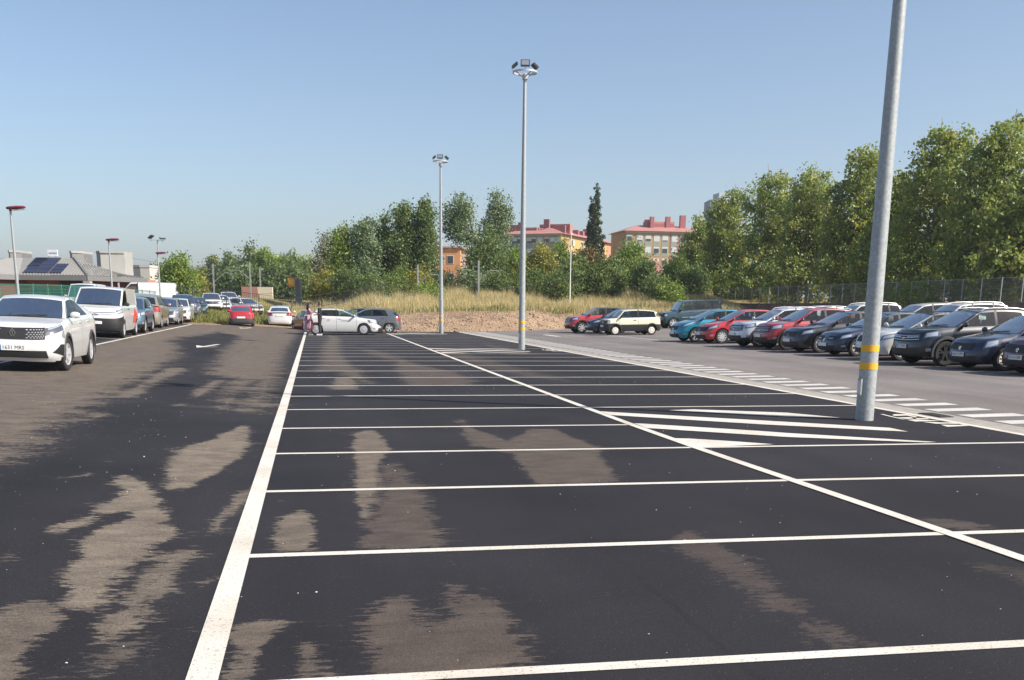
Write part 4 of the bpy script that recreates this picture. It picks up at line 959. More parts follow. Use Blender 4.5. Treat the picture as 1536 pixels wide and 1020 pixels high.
# ================================================================== VEGETATION
def leaf_arrays(lobes, n, size, flat=.0, shell=.55, clump=.42, per=26, seed=0, droop=0):
    """leaves gathered in clumps through the crown's lobes; returns vertices and quads"""
    rg = np.random.default_rng(seed); vols = np.array([l[3]*l[4]*l[5] for l in lobes])**.72; cnt = rg.multinomial(max(1, n//per), vols/vols.sum())
    C = []; 
    for (x, y, z, a, b, c), k in zip(lobes, cnt):
        d = rg.normal(size=(k, 3)); d /= np.linalg.norm(d, axis=1)[:,None]+1e-9
        r = (shell+(1-shell)*rg.random(k)**.6)[:,None]*(1+.22*rg.normal(size=(k,1))*.5)
        r = np.where(rg.random((k,1)) < .22, rg.random((k,1))**.5*.8, r)
        C.append(np.array([x, y, z])+d*r*np.array([a, b, c]))
    C = np.concatenate(C); m = len(C); cs = clump*(.55+.9*rg.random(m))
    tone = rg.random(m)
    P = np.repeat(C, per, 0)+rg.normal(size=(m*per, 3))*np.repeat(cs, per)[:,None]*np.array([.6,.6,.5])
    N_ = len(P); tone = np.repeat(tone, per)
    nrm = rg.normal(size=(N_, 3)); nrm[:,2] = np.abs(nrm[:,2])*.7+flat; nrm /= np.linalg.norm(nrm, axis=1)[:,None]
    t = rg.normal(size=(N_, 3)); t -= nrm*(t*nrm).sum(1)[:,None]; t /= np.linalg.norm(t, axis=1)[:,None]; b = np.cross(nrm, t)
    s = (size*(.6+.8*rg.random(N_)))[:,None]
    V = np.stack([P-t*s*.6, P+b*s*.36+nrm*s*.08, P+t*s*.6, P-b*s*.36+nrm*s*.08], 1).reshape(-1, 3)
    Fq = np.arange(N_*4).reshape(-1, 4)
    col = np.zeros((N_, 4)); col[:,3] = 1; col[:,0] = np.clip(tone*.7+.3*rg.random(N_), 0, 1); col[:,1] = np.clip(.75*tone+.25*rg.random(N_)+0*tone, 0, 1)
    return V, Fq, np.repeat(col, 4, 0)
M_BARK = mat('bark', (.16,.13,.10), .9, noise=.35, nscale=6, bump=.6, bscale=12); M_PLANEBARK = mat('plane_bark', (.30,.27,.21), .9, noise=.4, nscale=4)
def tree(name, label, x, y, z0, h_trunk, lobes, n, size, m, group=None, rt=.22, bark=None, seed=0, cat='tree', clump=.42, shell=.55, lean=(0,0), flat=.05, per=26):
    root = empty(name, (x, y, z0)); tag(root, label, cat, group)
    V, Fq, col = leaf_arrays(lobes, n, size, seed=seed, clump=clump, shell=shell, flat=flat, per=per)
    V[:,2] = np.maximum(V[:,2], .03)
    o = link('crown', raw_mesh('crown', V, Fq, {'tint': ('POINT', col)}), m, root)
    if h_trunk > 0:
        t = MB(); rg = random.Random(seed); top = Vector((lean[0], lean[1], h_trunk))
        t.tube([(0,0,-.2), (lean[0]*.3+.05, lean[1]*.3, h_trunk*.35), (lean[0]*.7, lean[1]*.7, h_trunk*.7), tuple(top)], [rt*1.25, rt, rt*.85, rt*.7], 8)
        for (lx, ly, lz, a, b, c) in lobes:
            e = Vector((lx, ly, lz)); st = top*rg.uniform(.65, 1); mid_ = (st+e)/2+Vector((rg.uniform(-.3,.3), rg.uniform(-.3,.3), .2))
            t.tube([st, mid_, e, e+(e-mid_)*.5], [rt*.5, rt*.34, rt*.16, .02], 5, cap=False)
        t.build('trunk', bark or M_BARK, root, smooth=60)
    return root
L_PLANE = leaf_mat('plane_leaves', (.14,.20,.038), (.36,.43,.095), (.52,.46,.09), .17, .5, .05)
L_DARK = leaf_mat('dark_leaves', (.085,.14,.042), (.23,.30,.09), (.36,.36,.09), .10, .5)
L_BRIGHT = leaf_mat('bright_leaves', (.13,.21,.035), (.33,.43,.09), (.46,.44,.10), .14, .48)
L_YEL = leaf_mat('yellow_leaves', (.19,.20,.035), (.38,.37,.08), (.46,.42,.08), .3, .45)
L_SIL = leaf_mat('silver_leaves', (.10,.155,.065), (.27,.34,.17), (.2,.2,.1), .08, .3)
L_BRN = leaf_mat('brownish_leaves', (.11,.10,.03), (.20,.15,.05), (.24,.13,.04), .3, .3)
L_PALE = leaf_mat('pale_sparse_leaves', (.16,.17,.09), (.30,.30,.17), (.34,.32,.16), .2, .3)
L_POP = leaf_mat('poplar_leaves', (.028,.050,.020), (.070,.105,.040), (.07,.08,.03), .03, .22)

def crown_lobes(w, h, z0, n, seed, top=.75, spread=.62):
    """w: crown width, h: crown height, z0: height of its underside; uneven lobes"""
    rg = random.Random(seed); out = [(0, 0, z0+h*.45, w*.34, w*.34, h*.42)]
    for i in range(n):
        f = (i+.5)/n; z = z0+h*(.12+.80*f)+rg.uniform(-.04,.04)*h; prof = math.sin(math.pi*min(.97, .18+.80*f)**.9)**.6
        a = i*2.4+rg.uniform(-.6,.6); rr = w*.5*spread*prof*rg.uniform(.5, 1.05)
        sz = w*rg.uniform(.16, .27)*(.75+.5*prof)
        out.append((rr*math.cos(a), rr*math.sin(a), z, sz, sz, min(h*.22, sz*rg.uniform(.8, 1.35))))
    return out
# ---- row of plane trees behind the right hand fence
GPL = 'plane trees in a row behind the right hand mesh fence'
pl = [  # px, top y, crown width, label
    (1042, 322, 4.6, 'smallest plane tree at the left end of the row, beside the red roofed flats', 1.4), (1086, 284, 5.6, 'plane tree with rounded top just right of the distant grey tower', 1.5),
    (1150, 253, 7.6, 'plane tree with a blunt dark top, second tall one from the left in the row', 1.3), (1212, 252, 6.6, 'plane tree in the row left of the one with a narrow raised top', 1.4),
    (1278, 221, 6.2, 'plane tree with narrow raised top just left of the near lamp mast', 1.3), (1335, 262, 5.4, 'lower plane tree partly behind the near lamp mast', 1.4),
    (1400, 188, 7.0, 'tall plane tree immediately right of the near lamp mast', 1.3), (1487, 176, 7.6, 'tallest plane tree with thin yellowing gaps near the right edge', 1.3), (1560, 235, 7.5, 'plane tree cut off by the right edge of the photo', 1.3)]
for i, (px, ty, w, lab, z0) in enumerate(pl):
    th = math.atan((px-768)/F_PX/1.0*1.0)+YAW; X_ = 45.5; Y_ = X_/math.tan(th); d = X_*math.sin(YAW)+Y_*math.cos(YAW)
    X_, Y_ = atd(px, d, 8); z = 1.0; H_ = zat(px, ty, d)-z
    lb = crown_lobes(w, H_*.60, H_*.36, 9, 40+i)+[(w*.08*math.sin(i*2), 0, H_*.93, w*.15, w*.15, H_*.07), (w*.2*math.cos(i*3), .3, H_*.85, w*.17, w*.17, H_*.07)]+[(q*w*.33*math.cos(q*7+i), w*.3*math.sin(q*5+i), z0+.9+q*.55, w*.30, w*.32, 1.3) for q in (-1, -.3, .4, 1.0)]
    lb += [(q*w*.36, q*.4, 3.6+i%2*.5, w*.26, w*.26, 1.5) for q in (-1, 1)]+[(0, -.8, 4.6, w*.34, w*.3, 1.5), (0, 0, H_*.35, w*.42, w*.42, H_*.2), (w*.22, -w*.1, H_*.5, w*.26, w*.26, H_*.14), (-w*.24, w*.1, H_*.47, w*.25, w*.25, H_*.13)]
    tree('plane_tree', lab, X_, Y_, z, H_*.55, lb, 27000, .21, L_PLANE, GPL, .24, M_PLANEBARK, seed=i+1, clump=.44, shell=.62, per=34)
# ---- trees and thickets beyond the middle of the lot
def bg_tree(px, ty, wpx, d, base, lab, m, name='broadleaf_tree', group='trees beyond the dry grass bank', n=9000, size=.26, trunk=True, low=.12, lobes=9, cat='tree', seed=None, clump=.6, shell=.5, lean=(0,0), spread=.66, zb=None):
    z0 = zs(0, 0)+(2.0 if zb is None else zb); X_, Y_ = atd(px, d, 6); top = zat(px, ty, d)-z0; w = wpx/F_PX*d*1.0
    sd = seed if seed is not None else int(px*7+ty)
    return tree(name, lab, X_, Y_, z0, top*.55 if trunk else 0, crown_lobes(w, top*(1-low), top*low, lobes, sd, spread=spread), int(n*1.25), size*.80, m, group, .2 if trunk else .1, seed=sd, clump=clump, shell=shell, cat=cat, lean=lean)
bg_tree(484, 352, 44, 118, 0, 'pale sparse tree at the left end of the middle grove', L_PALE, n=3200)
bg_tree(508, 337, 46, 112, 0, 'yellow green tree with a pointed top near the left end of the grove', L_BRIGHT, n=7000, low=.05)
bg_tree(541, 320, 52, 112, 0, 'mid green tree with silvery upper leaves, left of the two tall dark ones', L_SIL, n=9000, low=.02)
bg_tree(572, 312, 48, 116, 0, 'dark green tree directly behind the white lettered car', L_DARK, n=9000, low=.02)
bg_tree(601, 296, 52, 114, 0, 'tall green tree left of the far lamp mast', L_DARK, n=12000, low=.05)
bg_tree(633, 293, 44, 114, 0, 'tall green tree standing right behind the far lamp mast', L_DARK, n=11000, low=.12)
bg_tree(686, 290, 62, 118, 0, 'open crowned tree with leaning bare trunk right of the far lamp mast', L_SIL, n=4600, low=.52, lobes=7, lean=(2.5,0))
bg_tree(741, 286, 52, 122, 0, 'slender feathery tree just left of the tallest middle lamp mast', L_SIL, n=6000, low=.25, lobes=8)
bg_tree(722, 352, 66, 112, 0, 'broad mid green tree below the feathery one', L_DARK, n=9000, low=.02)
bg_tree(768, 366, 44, 120, 0, 'green tree behind the middle lamp mast', L_BRIGHT, n=6000, low=.02)
bg_tree(806, 368, 58, 112, 0, 'yellowish green tree right of the middle lamp mast, before the flats', L_YEL, n=8000, low=.02)
bg_tree(838, 352, 40, 122, 0, 'light green tree in front of the corner of the flats', L_BRIGHT, n=5000, low=.05)
bg_tree(872, 372, 74, 116, 0, 'brown tinged tree at the foot of the dark poplar', L_BRN, n=8000, low=.05)
bg_tree(858, 392, 66, 106, 0, 'dark leafy thicket behind the thin white mast', L_DARK, n=9000, low=0)
bg_tree(905, 392, 70, 106, 0, 'dark green thicket in front of the poplar', L_DARK, n=9000, low=0)
bg_tree(938, 370, 66, 110, 0, 'bright green bushy tree in front of the yellow flats', L_BRIGHT, n=10000, low=0)
bg_tree(962, 392, 44, 104, 0, 'green bush right of the bright green tree', L_DARK, n=5000, low=0)
bg_tree(1010, 384, 50, 112, 0, 'grey green tree beside the small red pyramid roof', L_BRIGHT, n=6000, low=0)
bg_tree(1035, 400, 46, 104, 0, 'dark tree at the left foot of the plane row', L_DARK, n=6000, low=0)
GB = 'bushes at the foot of the middle grove'
for px, ty, w, d, m, lab in ((480,408,44,108,L_YEL,'yellow flowering bush at the left end of the dark fence'), (515,404,60,106,L_DARK,'dark bush behind the two people'), (548,412,60,104,L_DARK,'dark green bush above the white lettered car'),
        (590,402,60,108,L_BRIGHT,'light green bush under the tall trees'), (625,405,54,108,L_YEL,'yellow green bush left of the far lamp mast foot'), (640,430,52,98,L_BRIGHT,'bright green shrub at the top of the rubble bank'),
        (660,412,60,112,L_DARK,'dark bush behind the far lamp mast'), (700,402,60,108,L_SIL,'grey green bush between two railway masts'), (745,410,50,106,L_DARK,'dark bush left of the middle lamp mast'), (790,405,60,104,L_DARK,'dark bush right of the middle lamp mast'),
        (830,410,56,102,L_DARK,'leafy bush left of the thin white mast'), (985,412,50,100,L_DARK,'pale green bush below the small red roof'), (1005,428,50,98,L_BRIGHT,'yellowing reeds at the right end of the bank')):
    bg_tree(px, ty, w, d, 0, lab, m, 'bush', GB, 4200, .2, trunk=False, low=-.05, lobes=6, cat='bush', clump=.5)
# poplar
z0 = 2.0; d = 150; X_, Y_ = atd(888, d, 8); H_ = zat(888, 284, d)-z0
tree('poplar_tree', 'tall narrow dark poplar standing between the two blocks of flats', X_, Y_, z0, H_*.9, [(random.uniform(-.35,.35), random.uniform(-.35,.35), H_*f, 1.05*math.sin(math.pi*min(.96, f*.9+.1))**.7+.12, 1.05*math.sin(math.pi*min(.96, f*.9+.1))**.7+.12, H_*.09) for f in np.linspace(.28, .95, 9)]+[(.9, 0, H_*.55, .4, .4, 2.0)], 15000, .22, L_POP, None, .25, seed=77, clump=.2, shell=.6, flat=0)
# ---- left background wood and the two bright trees
bg_tree(262, 383, 56, 105, 0, 'bright green round tree beside the station building', L_BRIGHT, n=11000, low=.02, group=None, zb=.9)
bg_tree(288, 405, 36, 110, 0, 'yellow green tree right of the bright round one', L_YEL, n=5000, low=.0, group=None, zb=.9)
bg_tree(236, 392, 34, 125, 0, 'darker tree just behind the bright round tree', L_DARK, n=5000, low=.02, group=None, zb=.9)
GW = 'trees of the wood beyond the railway'
for i, (px, ty, w, d, m) in enumerate(((320,382,36,235,L_DARK),(343,380,40,230,L_DARK),(362,384,34,190,L_SIL),(378,371,44,190,L_DARK),(398,376,44,185,L_BRIGHT),(420,380,44,190,L_DARK),(440,382,40,200,L_DARK),(458,392,36,190,L_BRIGHT),(345,402,40,178,L_DARK),(375,400,50,172,L_DARK),(410,402,50,172,L_DARK),(440,404,44,172,L_DARK),(300,396,30,240,L_DARK))):
    lab = ['small dark tree at the left end of the wood','rounded dark tree second in the wood','grey green tree low in the wood','tallest dark tree with a spiky top in the wood','light green tree right of the tallest one in the wood','dark tree above the orange sign','dark tree at the right end of the wood','light tree beside the grove edge','low dark tree at the wood left foot','low dark tree beneath the tallest one','low dark tree behind the pale low wall','low dark tree behind the orange sign','faint dark tree above the warehouse roof'][i]
    bg_tree(px, ty, w, d, 0, lab, m, group=GW, n=4200, size=.5, low=0, clump=.9, zb=2.3, lobes=8)

# ---- dry grass, weeds, stones
def blades(n, region, hmin, hmax, wid, mats_, seed, dens=None, name='dry_grass', lean=.25):
    rg = np.random.default_rng(seed); x0, x1, y0, y1 = region; X = rg.uniform(x0, x1, n*2); Y = rg.uniform(y0, y1, n*2)
    p = dens(X, Y); k = rg.random(n*2) < p; X, Y = X[k][:n], Y[k][:n]; n_ = len(X); Z = terr(X, Y)
    tuft = (.45+1.05*vnoise(X, Y, 1.1, seed+3)**1.3)*(.4+.6*sm(15, 24, Y-yb(X)+6*sm(15, 22, X)) if name == 'dry_grass' else 1); h = rg.uniform(hmin, hmax, n_)*tuft; a = rg.uniform(0, 2*math.pi, n_); w = wid*(.6+.8*rg.random(n_))
    bx, by = np.cos(a)*w/2, np.sin(a)*w/2; lx, ly = rg.normal(0, lean, n_)*h, rg.normal(0, lean, n_)*h
    v0 = np.stack([X-bx, Y-by, Z-.03], 1); v1 = np.stack([X+bx, Y+by, Z-.03], 1); v2 = np.stack([X+lx*.4+bx*.7, Y+ly*.4+by*.7, Z+h*.6], 1); v3 = np.stack([X+lx, Y+ly, Z+h], 1); v4 = np.stack([X+lx*.4-bx*.7, Y+ly*.4-by*.7, Z+h*.6], 1)
    V = np.stack([v0, v1, v2, v4, v4, v2, v3, v3], 1)
    V = np.stack([v0, v1, v2, v4, v3], 1).reshape(-1, 3); b = np.arange(n_)*5
    F3 = np.concatenate([np.stack([b, b+1, b+2], 1), np.stack([b, b+2, b+3], 1), np.stack([b+3, b+2, b+4], 1)])
    col = np.zeros((n_, 4)); col[:,3] = 1; col[:,0] = np.clip(vnoise(X, Y, 4, seed+5)*.7+.4*rg.random(n_)-.05, 0, 1); col[:,1] = rg.random(n_)
    o = link(name, raw_mesh(name, V, F3, {'tint': ('POINT', np.repeat(col, 5, 0))}), mats_); return o
L_DRY = leaf_mat('dry_grass_blades', (.56,.46,.23), (.74,.62,.36), (.38,.40,.16), .16, .5); L_WEED = leaf_mat('green_weeds', (.10,.13,.035), (.22,.24,.07), (.36,.30,.10), .25, .35)
def d_mid(X, Y):
    d = Y-yb(X); e = 18.5-8.5*sm(15, 22, X)-6*(1-sm(0, 5, X))-6*sm(24, 31, X)+2.6*(fbm(X, Y, 5, 61)*2)
    return sm(0, 3, X+(d-12)*.35+2)*(1-sm(38, 39, X))*sm(e-2.5, e+4, d)**.8*(1-sm(31, 36, d))*.98+.02*sm(0, 3, X)*(d > 4)*(d < 20)*(X < 24)
tag(blades(120000, (-3, 39, 78, 118), .35, 1.35, .034, L_DRY, 5, d_mid), 'tall dry straw coloured grass covering the bank behind the lot', 'grass', kind='stuff')
def d_left(X, Y):
    d = Y-yb(X); return (1-sm(1, 5, X))*sm(3, 7, d+4*fbm(X, Y, 4, 8))*(.35+.65*sm(.3,.6, vnoise(X, Y, 3.5, 70)))
tag(blades(60000, (-16, 5, 68, 112), .10, .42, .045, L_WEED, 8, d_left, name='weedy_grass'), 'short patchy green and straw grass around the far parked cars', 'grass', kind='stuff')
def d_foot(X, Y):
    d = Y-yb(X); return sm(2, 5, X)*(1-sm(28, 34, X))*np.exp(-((d-16.5+7*sm(15, 22, X))/1.8)**2)*(.3+.7*(vnoise(X, Y, 2.2, 90) > .5))
tag(blades(9000, (2, 34, 76, 95), .2, .7, .05, L_WEED, 11, d_foot, name='weeds'), 'green weeds along the edge between rubble and dry grass', 'weeds', kind='stuff')
def d_wall(X, Y): return (X > 35.5)*(X < 39.6)*np.exp(-((X-38.6)/1.2)**2)*(.3+.7*(vnoise(X, Y, 3, 33) > .4))
tag(blades(9000, (35, 39.7, 24, 84), .25, 1.1, .045, L_DRY, 14, d_wall, name='wall_weeds'), 'dry weeds along the foot of the brown boundary wall', 'weeds', kind='stuff')
def stones(name, n, region, dens, smin, smax, m, seed, zf=terr):
    rg = np.random.default_rng(seed); x0, x1, y0, y1 = region; X = rg.uniform(x0, x1, n*3); Y = rg.uniform(y0, y1, n*3); k = rg.random(n*3) < dens(X, Y); X, Y = X[k][:n], Y[k][:n]; n_ = len(X); Z = zf(X, Y)
    oc = np.array([(1,0,0),(-1,0,0),(0,1,0),(0,-1,0),(0,0,1),(0,0,-1)], float); fc = np.array([(0,2,4),(2,1,4),(1,3,4),(3,0,4),(2,0,5),(1,2,5),(3,1,5),(0,3,5)])
    s = smin*(smax/smin)**(rg.random(n_)**2.2); a = rg.uniform(0, 6.28, n_); ca, sa = np.cos(a), np.sin(a)
    P = oc[None]*s[:,None,None]*rg.uniform(.5, 1.15, (n_, 6, 1)); P[:,:,2] *= .65; P += rg.normal(size=P.shape)*s[:,None,None]*.18
    x = P[:,:,0]*ca[:,None]-P[:,:,1]*sa[:,None]; y = P[:,:,0]*sa[:,None]+P[:,:,1]*ca[:,None]
    V = np.stack([x+X[:,None], y+Y[:,None], P[:,:,2]+(Z+s*.2)[:,None]], -1).reshape(-1, 3); Fq = (fc[None]+np.arange(n_)[:,None,None]*6).reshape(-1, 3)
    return link(name, raw_mesh(name, V, Fq), m)
M_STONE = mat('rubble_stone', (.44,.32,.22), .9, noise=.4, nscale=1.3)
tag(stones('rubble', 7500, (3, 30, 68, 84), lambda X, Y: sm(2, 4, X)*(1-sm(22, 28, X))*np.clip((Y-yb(X)) > .1, 0, 1)*np.exp(-((Y-yb(X)-2.2)/2.6)**2), .025, .12, M_STONE, 3), 'loose pale rubble and clods on the dirt heap', 'rubble', kind='stuff')
tag(stones('grit', 700, (-7, 12, 4, 26), lambda X, Y: .25+.75*(vnoise(X, Y, 2.5, 5) > .62), .004, .011, mat('pale_grit', (.55,.53,.5), .8), 4, zf=lambda X, Y: zg(X, Y)), 'scattered pale grit on the asphalt', 'grit', kind='stuff')

# ================================================================== BUILDINGS
def facade_block(root, A, B, z0, z1, depth, wall_m):
    """wall from plan point A to B (left to right as seen) with thickness behind; returns a function giving points on it"""
    A, B = Vector((*A, 0)), Vector((*B, 0)); u = (B-A).normalized(); n = Vector((u.y, -u.x, 0)); Lg = (B-A).length
    mb = MB(); C, D = B-n*depth, A-n*depth; mb.prism([A.xy[:], B.xy[:], C.xy[:], D.xy[:]], z0, z1); mb.build('wall', wall_m, root)
    return A, u, n, Lg
def on_wall(A, u, n, s, z, off): p = A+u*s+n*off; return (p.x, p.y, z)
def wall_quad(A, u, n, s0, s1, z0, z1, off=.03, thick=.06):
    mb = MB(); a = A+u*s0+n*(off-thick); b = A+u*s1+n*(off-thick); c = A+u*s1+n*off; d = A+u*s0+n*off
    mb.prism([d.xy[:], c.xy[:], b.xy[:], a.xy[:]], z0, z1); return mb
M_OCHRE = mat('ochre_render', (.42,.25,.12), .9, noise=.08, nscale=.3); M_PINK = mat('pink_render', (.34,.14,.12), .9, noise=.08, nscale=.3); M_YELLOW = mat('yellow_render', (.52,.34,.12), .9); M_GREENR = mat('grey_green_render', (.27,.28,.24), .9)
M_ROOFR = mat('red_roof', (.42,.19,.17), .85, noise=.12, nscale=.4); M_REDBOX = mat('red_render', (.30,.11,.11), .9); M_SHUT = mat('white_shutter', (.52,.53,.53), .6); M_WDARK = mat('window_dark', (.04,.045,.05), .15); M_CORN = mat('cornice', (.55,.42,.28), .9); M_SALM = mat('salmon_render', (.50,.24,.15), .9)
def flats(label, name, A, B, C, zt, bays, side_m, cols, floors=7, extra=None):
    """A-B the facade seen, B-C the side that recedes; bays: list of (fraction from, to, wall colour, has green strip)"""
    root = empty(name, (A[0], A[1], 0)); rw_ = bpy.data.objects; tag(root, label, 'apartment block', 'blocks of flats beyond the trees')
    root.location = (0,0,0)
    A_, u, n, Lg = facade_block(root, A, B, -2, zt, 14, M_OCHRE)
    B_, u2, n2, L2 = facade_block(root, B, C, -2, zt-.02, .4, side_m)
    wall_quad(A_, u, n, -.2, Lg+.2, zt-.45, zt-.05, .25, .3).build('cornice', M_CORN, root)
    # roof: low slope with eaves
    cen = [A_-n*7+u*5, B_-n*7-u*5]; e0 = [A_+n*.9-u*.9, B_+n*.9+u*.9, B_-n*15+u*.9, A_-n*15-u*.9]; mb = MB()
    zr0, zr1 = zt-.02, zt+2.0; v = [(p.x, p.y, zr0) for p in e0]+[(p.x, p.y, zr1) for p in cen]
    i0 = 0; mb.v = v; mb.f = [(0,1,5,4),(1,2,5),(2,3,4,5),(3,0,4),(3,2,1,0)]; mb.build('roof', M_ROOFR, root)
    for (f0, f1, m_, strip_) in bays:
        wall_quad(A_, u, n, Lg*f0, Lg*f1, 0, zt-.5, .06, .08).build('bay', m_, root)
        nc = max(1, round((f1-f0)*cols))
        for c in range(nc):
            s0 = Lg*(f0+(f1-f0)*(c+.5)/nc)
            if strip_: wall_quad(A_, u, n, s0-.95, s0+.95, zt-6.3, zt-.6, .10, .06).build('panel', M_GREENR, root)
            for fl in range(floors):
                zc_ = zt-1.75-fl*2.95
                if zc_ < 6: break
                w = wall_quad(A_, u, n, s0-.78, s0+.78, zc_-.8, zc_+.8, .14, .06).build('window', M_SHUT, root)
                sh = random.choice((.25, .0, .0, .55, 1.1, .15, .0))
                if sh: wall_quad(A_, u, n, s0-.68, s0+.68, zc_-.72, zc_-.72+sh, .17, .04).build('pane', M_WDARK, w)
    for (f, w_, h_, dp) in (extra or []):
        p = A_+u*Lg*f-n*dp; dp_ = .5 if w_ < 2.2 else 1.2; mb = MB(); mb.prism([(p+u*q+n*k).xy[:] for q, k in ((-w_/2, dp_), (w_/2, dp_), (w_/2, -dp_), (-w_/2, -dp_))], zt, zt+h_); mb.build('chimney' if w_ < 2.2 else 'stair_tower', M_REDBOX if w_ < 2.2 else M_ROOFR, root)
        if w_ > 2.2: wall_quad(p, u, n, -w_/2+.2, w_/2-.2, zt+1.0, zt+h_-.5, 1.26, .05).build('dark_opening', M_REDBOX, root)
    return root, A_, u, n, Lg, B_, u2, n2, L2
dB = 280; a = atd(934, dB, 20); b = atd(1052, dB+4, 20); c = atd(1060, dB+18, 20); ztB = zat(934, 346, dB)
rb = flats('red roofed ochre and pink block of flats with white shutters, right of the poplar', 'apartment_block', a, b, c, ztB,
    [(0, .09, M_PINK, True), (.12, .55, M_OCHRE, True), (.56, .78, M_PINK, True), (.79, 1.0, M_OCHRE, True)], M_OCHRE, 10,
    extra=[(.33, 1.1, 3.3, 5), (.38, 1.0, 4.0, 4), (.50, 8, 2.9, 6), (.60, 1.2, 4.2, 5), (.79, 1.5, 4.6, 5)])
dA = 300; a = atd(750, dA, 20); b = atd(836, dA-6, 20); c = atd(926, dA+48, 20); ztA = zat(800, 352, dA)
ra = flats('red roofed pink and ochre block of flats behind the middle lamp mast', 'apartment_block', a, b, c, ztA,
    [(0, .58, M_PINK, True), (.60, .70, M_OCHRE, True), (.71, .82, M_SALM, False), (.83, 1.0, M_OCHRE, True)], M_YELLOW, 12,
    extra=[(.05, 7, 2.8, 5), (.22, 1.3, 3.4, 4), (.36, 5, 2.0, 5), (.76, 9, 3.0, 8), (.66, 1.6, 4.2, 5), (.97, 1.2, 2.4, 4)])
root, A_, u, n, Lg, B_, u2, n2, L2 = ra
for f0, f1, m_ in ((.74, .82, M_SALM), (.05, .12, M_OCHRE)):
    wall_quad(B_, u2, n2, L2*f0, L2*f1, 0, ztA-.3, .1, .1).build('bay', m_, root)
for f in (.18, .34, .5, .62, .9):
    for fl in range(4):
        zc_ = ztA-1.9-fl*2.95; w = wall_quad(B_, u2, n2, L2*f-1.2, L2*f+1.2, zc_-.8, zc_+.8, .14, .06).build('window', M_SHUT, root)
        wall_quad(B_, u2, n2, L2*f-1.0, L2*f-.1, zc_-.7, zc_+.7, .17, .04).build('pane', M_WDARK, w)
mb = MB(); q = [B_+n2*1, B_+u2*L2+n2*1, B_+u2*L2-n2*9, B_-n2*9]; mb.v = [(p.x, p.y, ztA-.05) for p in q]+[(p.x, p.y, ztA+1.9) for p in (B_+u2*4-n2*5, B_+u2*(L2-3)-n2*5)]
mb.f = [(0,1,5,4),(1,2,5),(2,3,4,5),(3,0,4)]; mb.build('roof', M_ROOFR, root)
for f, w_, h_ in ((.42, 1.4, 2.6), (.60, 1.2, 3.6), (.66, 5, 2.6), (.5, 1.4, 2.6)):
    p = B_+u2*L2*f-n2*4; mb = MB(); mb.prism([(p+u2*a_+n2*b_).xy[:] for a_, b_ in ((-w_/2,1),(w_/2,1),(w_/2,-1),(-w_/2,-1))], ztA, ztA+h_); mb.build('chimney', M_REDBOX, root)
# small buildings
def simple_house(label, name, px0, px1, d, z0, ytop, wall_m, roof_m, rise, cat='building', depth=8, eave=.4, wins=()):
    a, b = atd(px0, d, 6), atd(px1, d, 6); zt = zat((px0+px1)/2, ytop, d); root = empty(name, (0,0,0)); tag(root, label, cat)
    A_, u, n, Lg = facade_block(root, a, b, z0, zt, depth, wall_m); mb = MB()
    e0 = [A_+n*eave-u*eave, A_+u*Lg+n*eave+u*eave, A_+u*Lg-n*(depth+eave)+u*eave, A_-n*(depth+eave)-u*eave]
    if rise > 0:
        r_ = A_+u*Lg/2-n*depth/2; k = max(0, Lg/2-depth/2); mb.v = [(p.x,p.y,zt+.002) for p in e0]+[(p.x,p.y,zt+rise) for p in (r_-u*k, r_+u*(k+.01))]; mb.f = [(0,1,5,4),(1,2,5),(2,3,4,5),(3,0,4),(3,2,1,0)]
    else: mb.prism([p.xy[:] for p in reversed(e0)][::-1], zt, zt+.25)
    mb.build('roof', roof_m, root)
    for (f, zc, w, h) in wins:
        w_ = wall_quad(A_, u, n, Lg*f-w/2, Lg*f+w/2, zc-h/2, zc+h/2, .06, .08).build('window', M_SHUT, root); wall_quad(A_, u, n, Lg*f-w/2+.1, Lg*f+w/2-.1, zc-h/2+.1, zc+h/2-.1, .09, .05).build('pane', M_WDARK, w_)
    return root
M_ORANGE = mat('orange_render', (.52,.25,.12), .9); M_WHITEW = mat('white_render', (.50,.48,.45), .9); M_GREYT = mat('grey_tower_cladding', (.20,.22,.27), .8); M_CREAMW = mat('cream_render', (.62,.55,.42), .9)
zo_ = zat(665, 372, 190)
simple_house('orange rendered house front glimpsed between trees right of the far mast', 'rendered_house', 650, 686, 190, 0, 372, M_ORANGE, M_ROOFR, 0, depth=10, wins=[(.2, zo_-2, 1.2, 1.5), (.6, zo_-2, 1.2, 1.5), (.62, zo_-5, 1.2, 1.5), (.2, zo_-5, 1.2, 1.5)])
zo_ = zat(700, 374, 196)
simple_house('white house wall showing through foliage right of the orange one', 'rendered_house', 688, 714, 196, 0, 374, M_WHITEW, M_WHITEW, 0, depth=9, wins=[(.5, zo_-2, 1.2, 1.4)])
simple_house('small house with red pyramid roof beside the block of flats', 'pyramid_roof_house', 962, 1000, 150, 0, 412, M_CREAMW, M_ROOFR, 2.2, depth=3.6)
simple_house('low flat red canopy building in front of the plane trees', 'canopy_building', 1010, 1092, 170, 0, 392, M_CREAMW, M_ROOFR, 0, depth=6)
dT = 520; zt_ = zat(1068, 300, dT); root = simple_house('distant grey tower block rising behind the plane trees', 'tower_block', 1054, 1098, dT, 0, 300, M_GREYT, M_GREYT, 0, depth=16, eave=0)
aT = Vector((*atd(1076, dT+4, 30), 0)); mb = MB(); mb.box((aT.x+3, aT.y+3, zt_+1.6), (11, 8, 4.0)); mb.build('roof_plant', mat('pale_grey_cladding', (.42,.44,.48), .8), root)
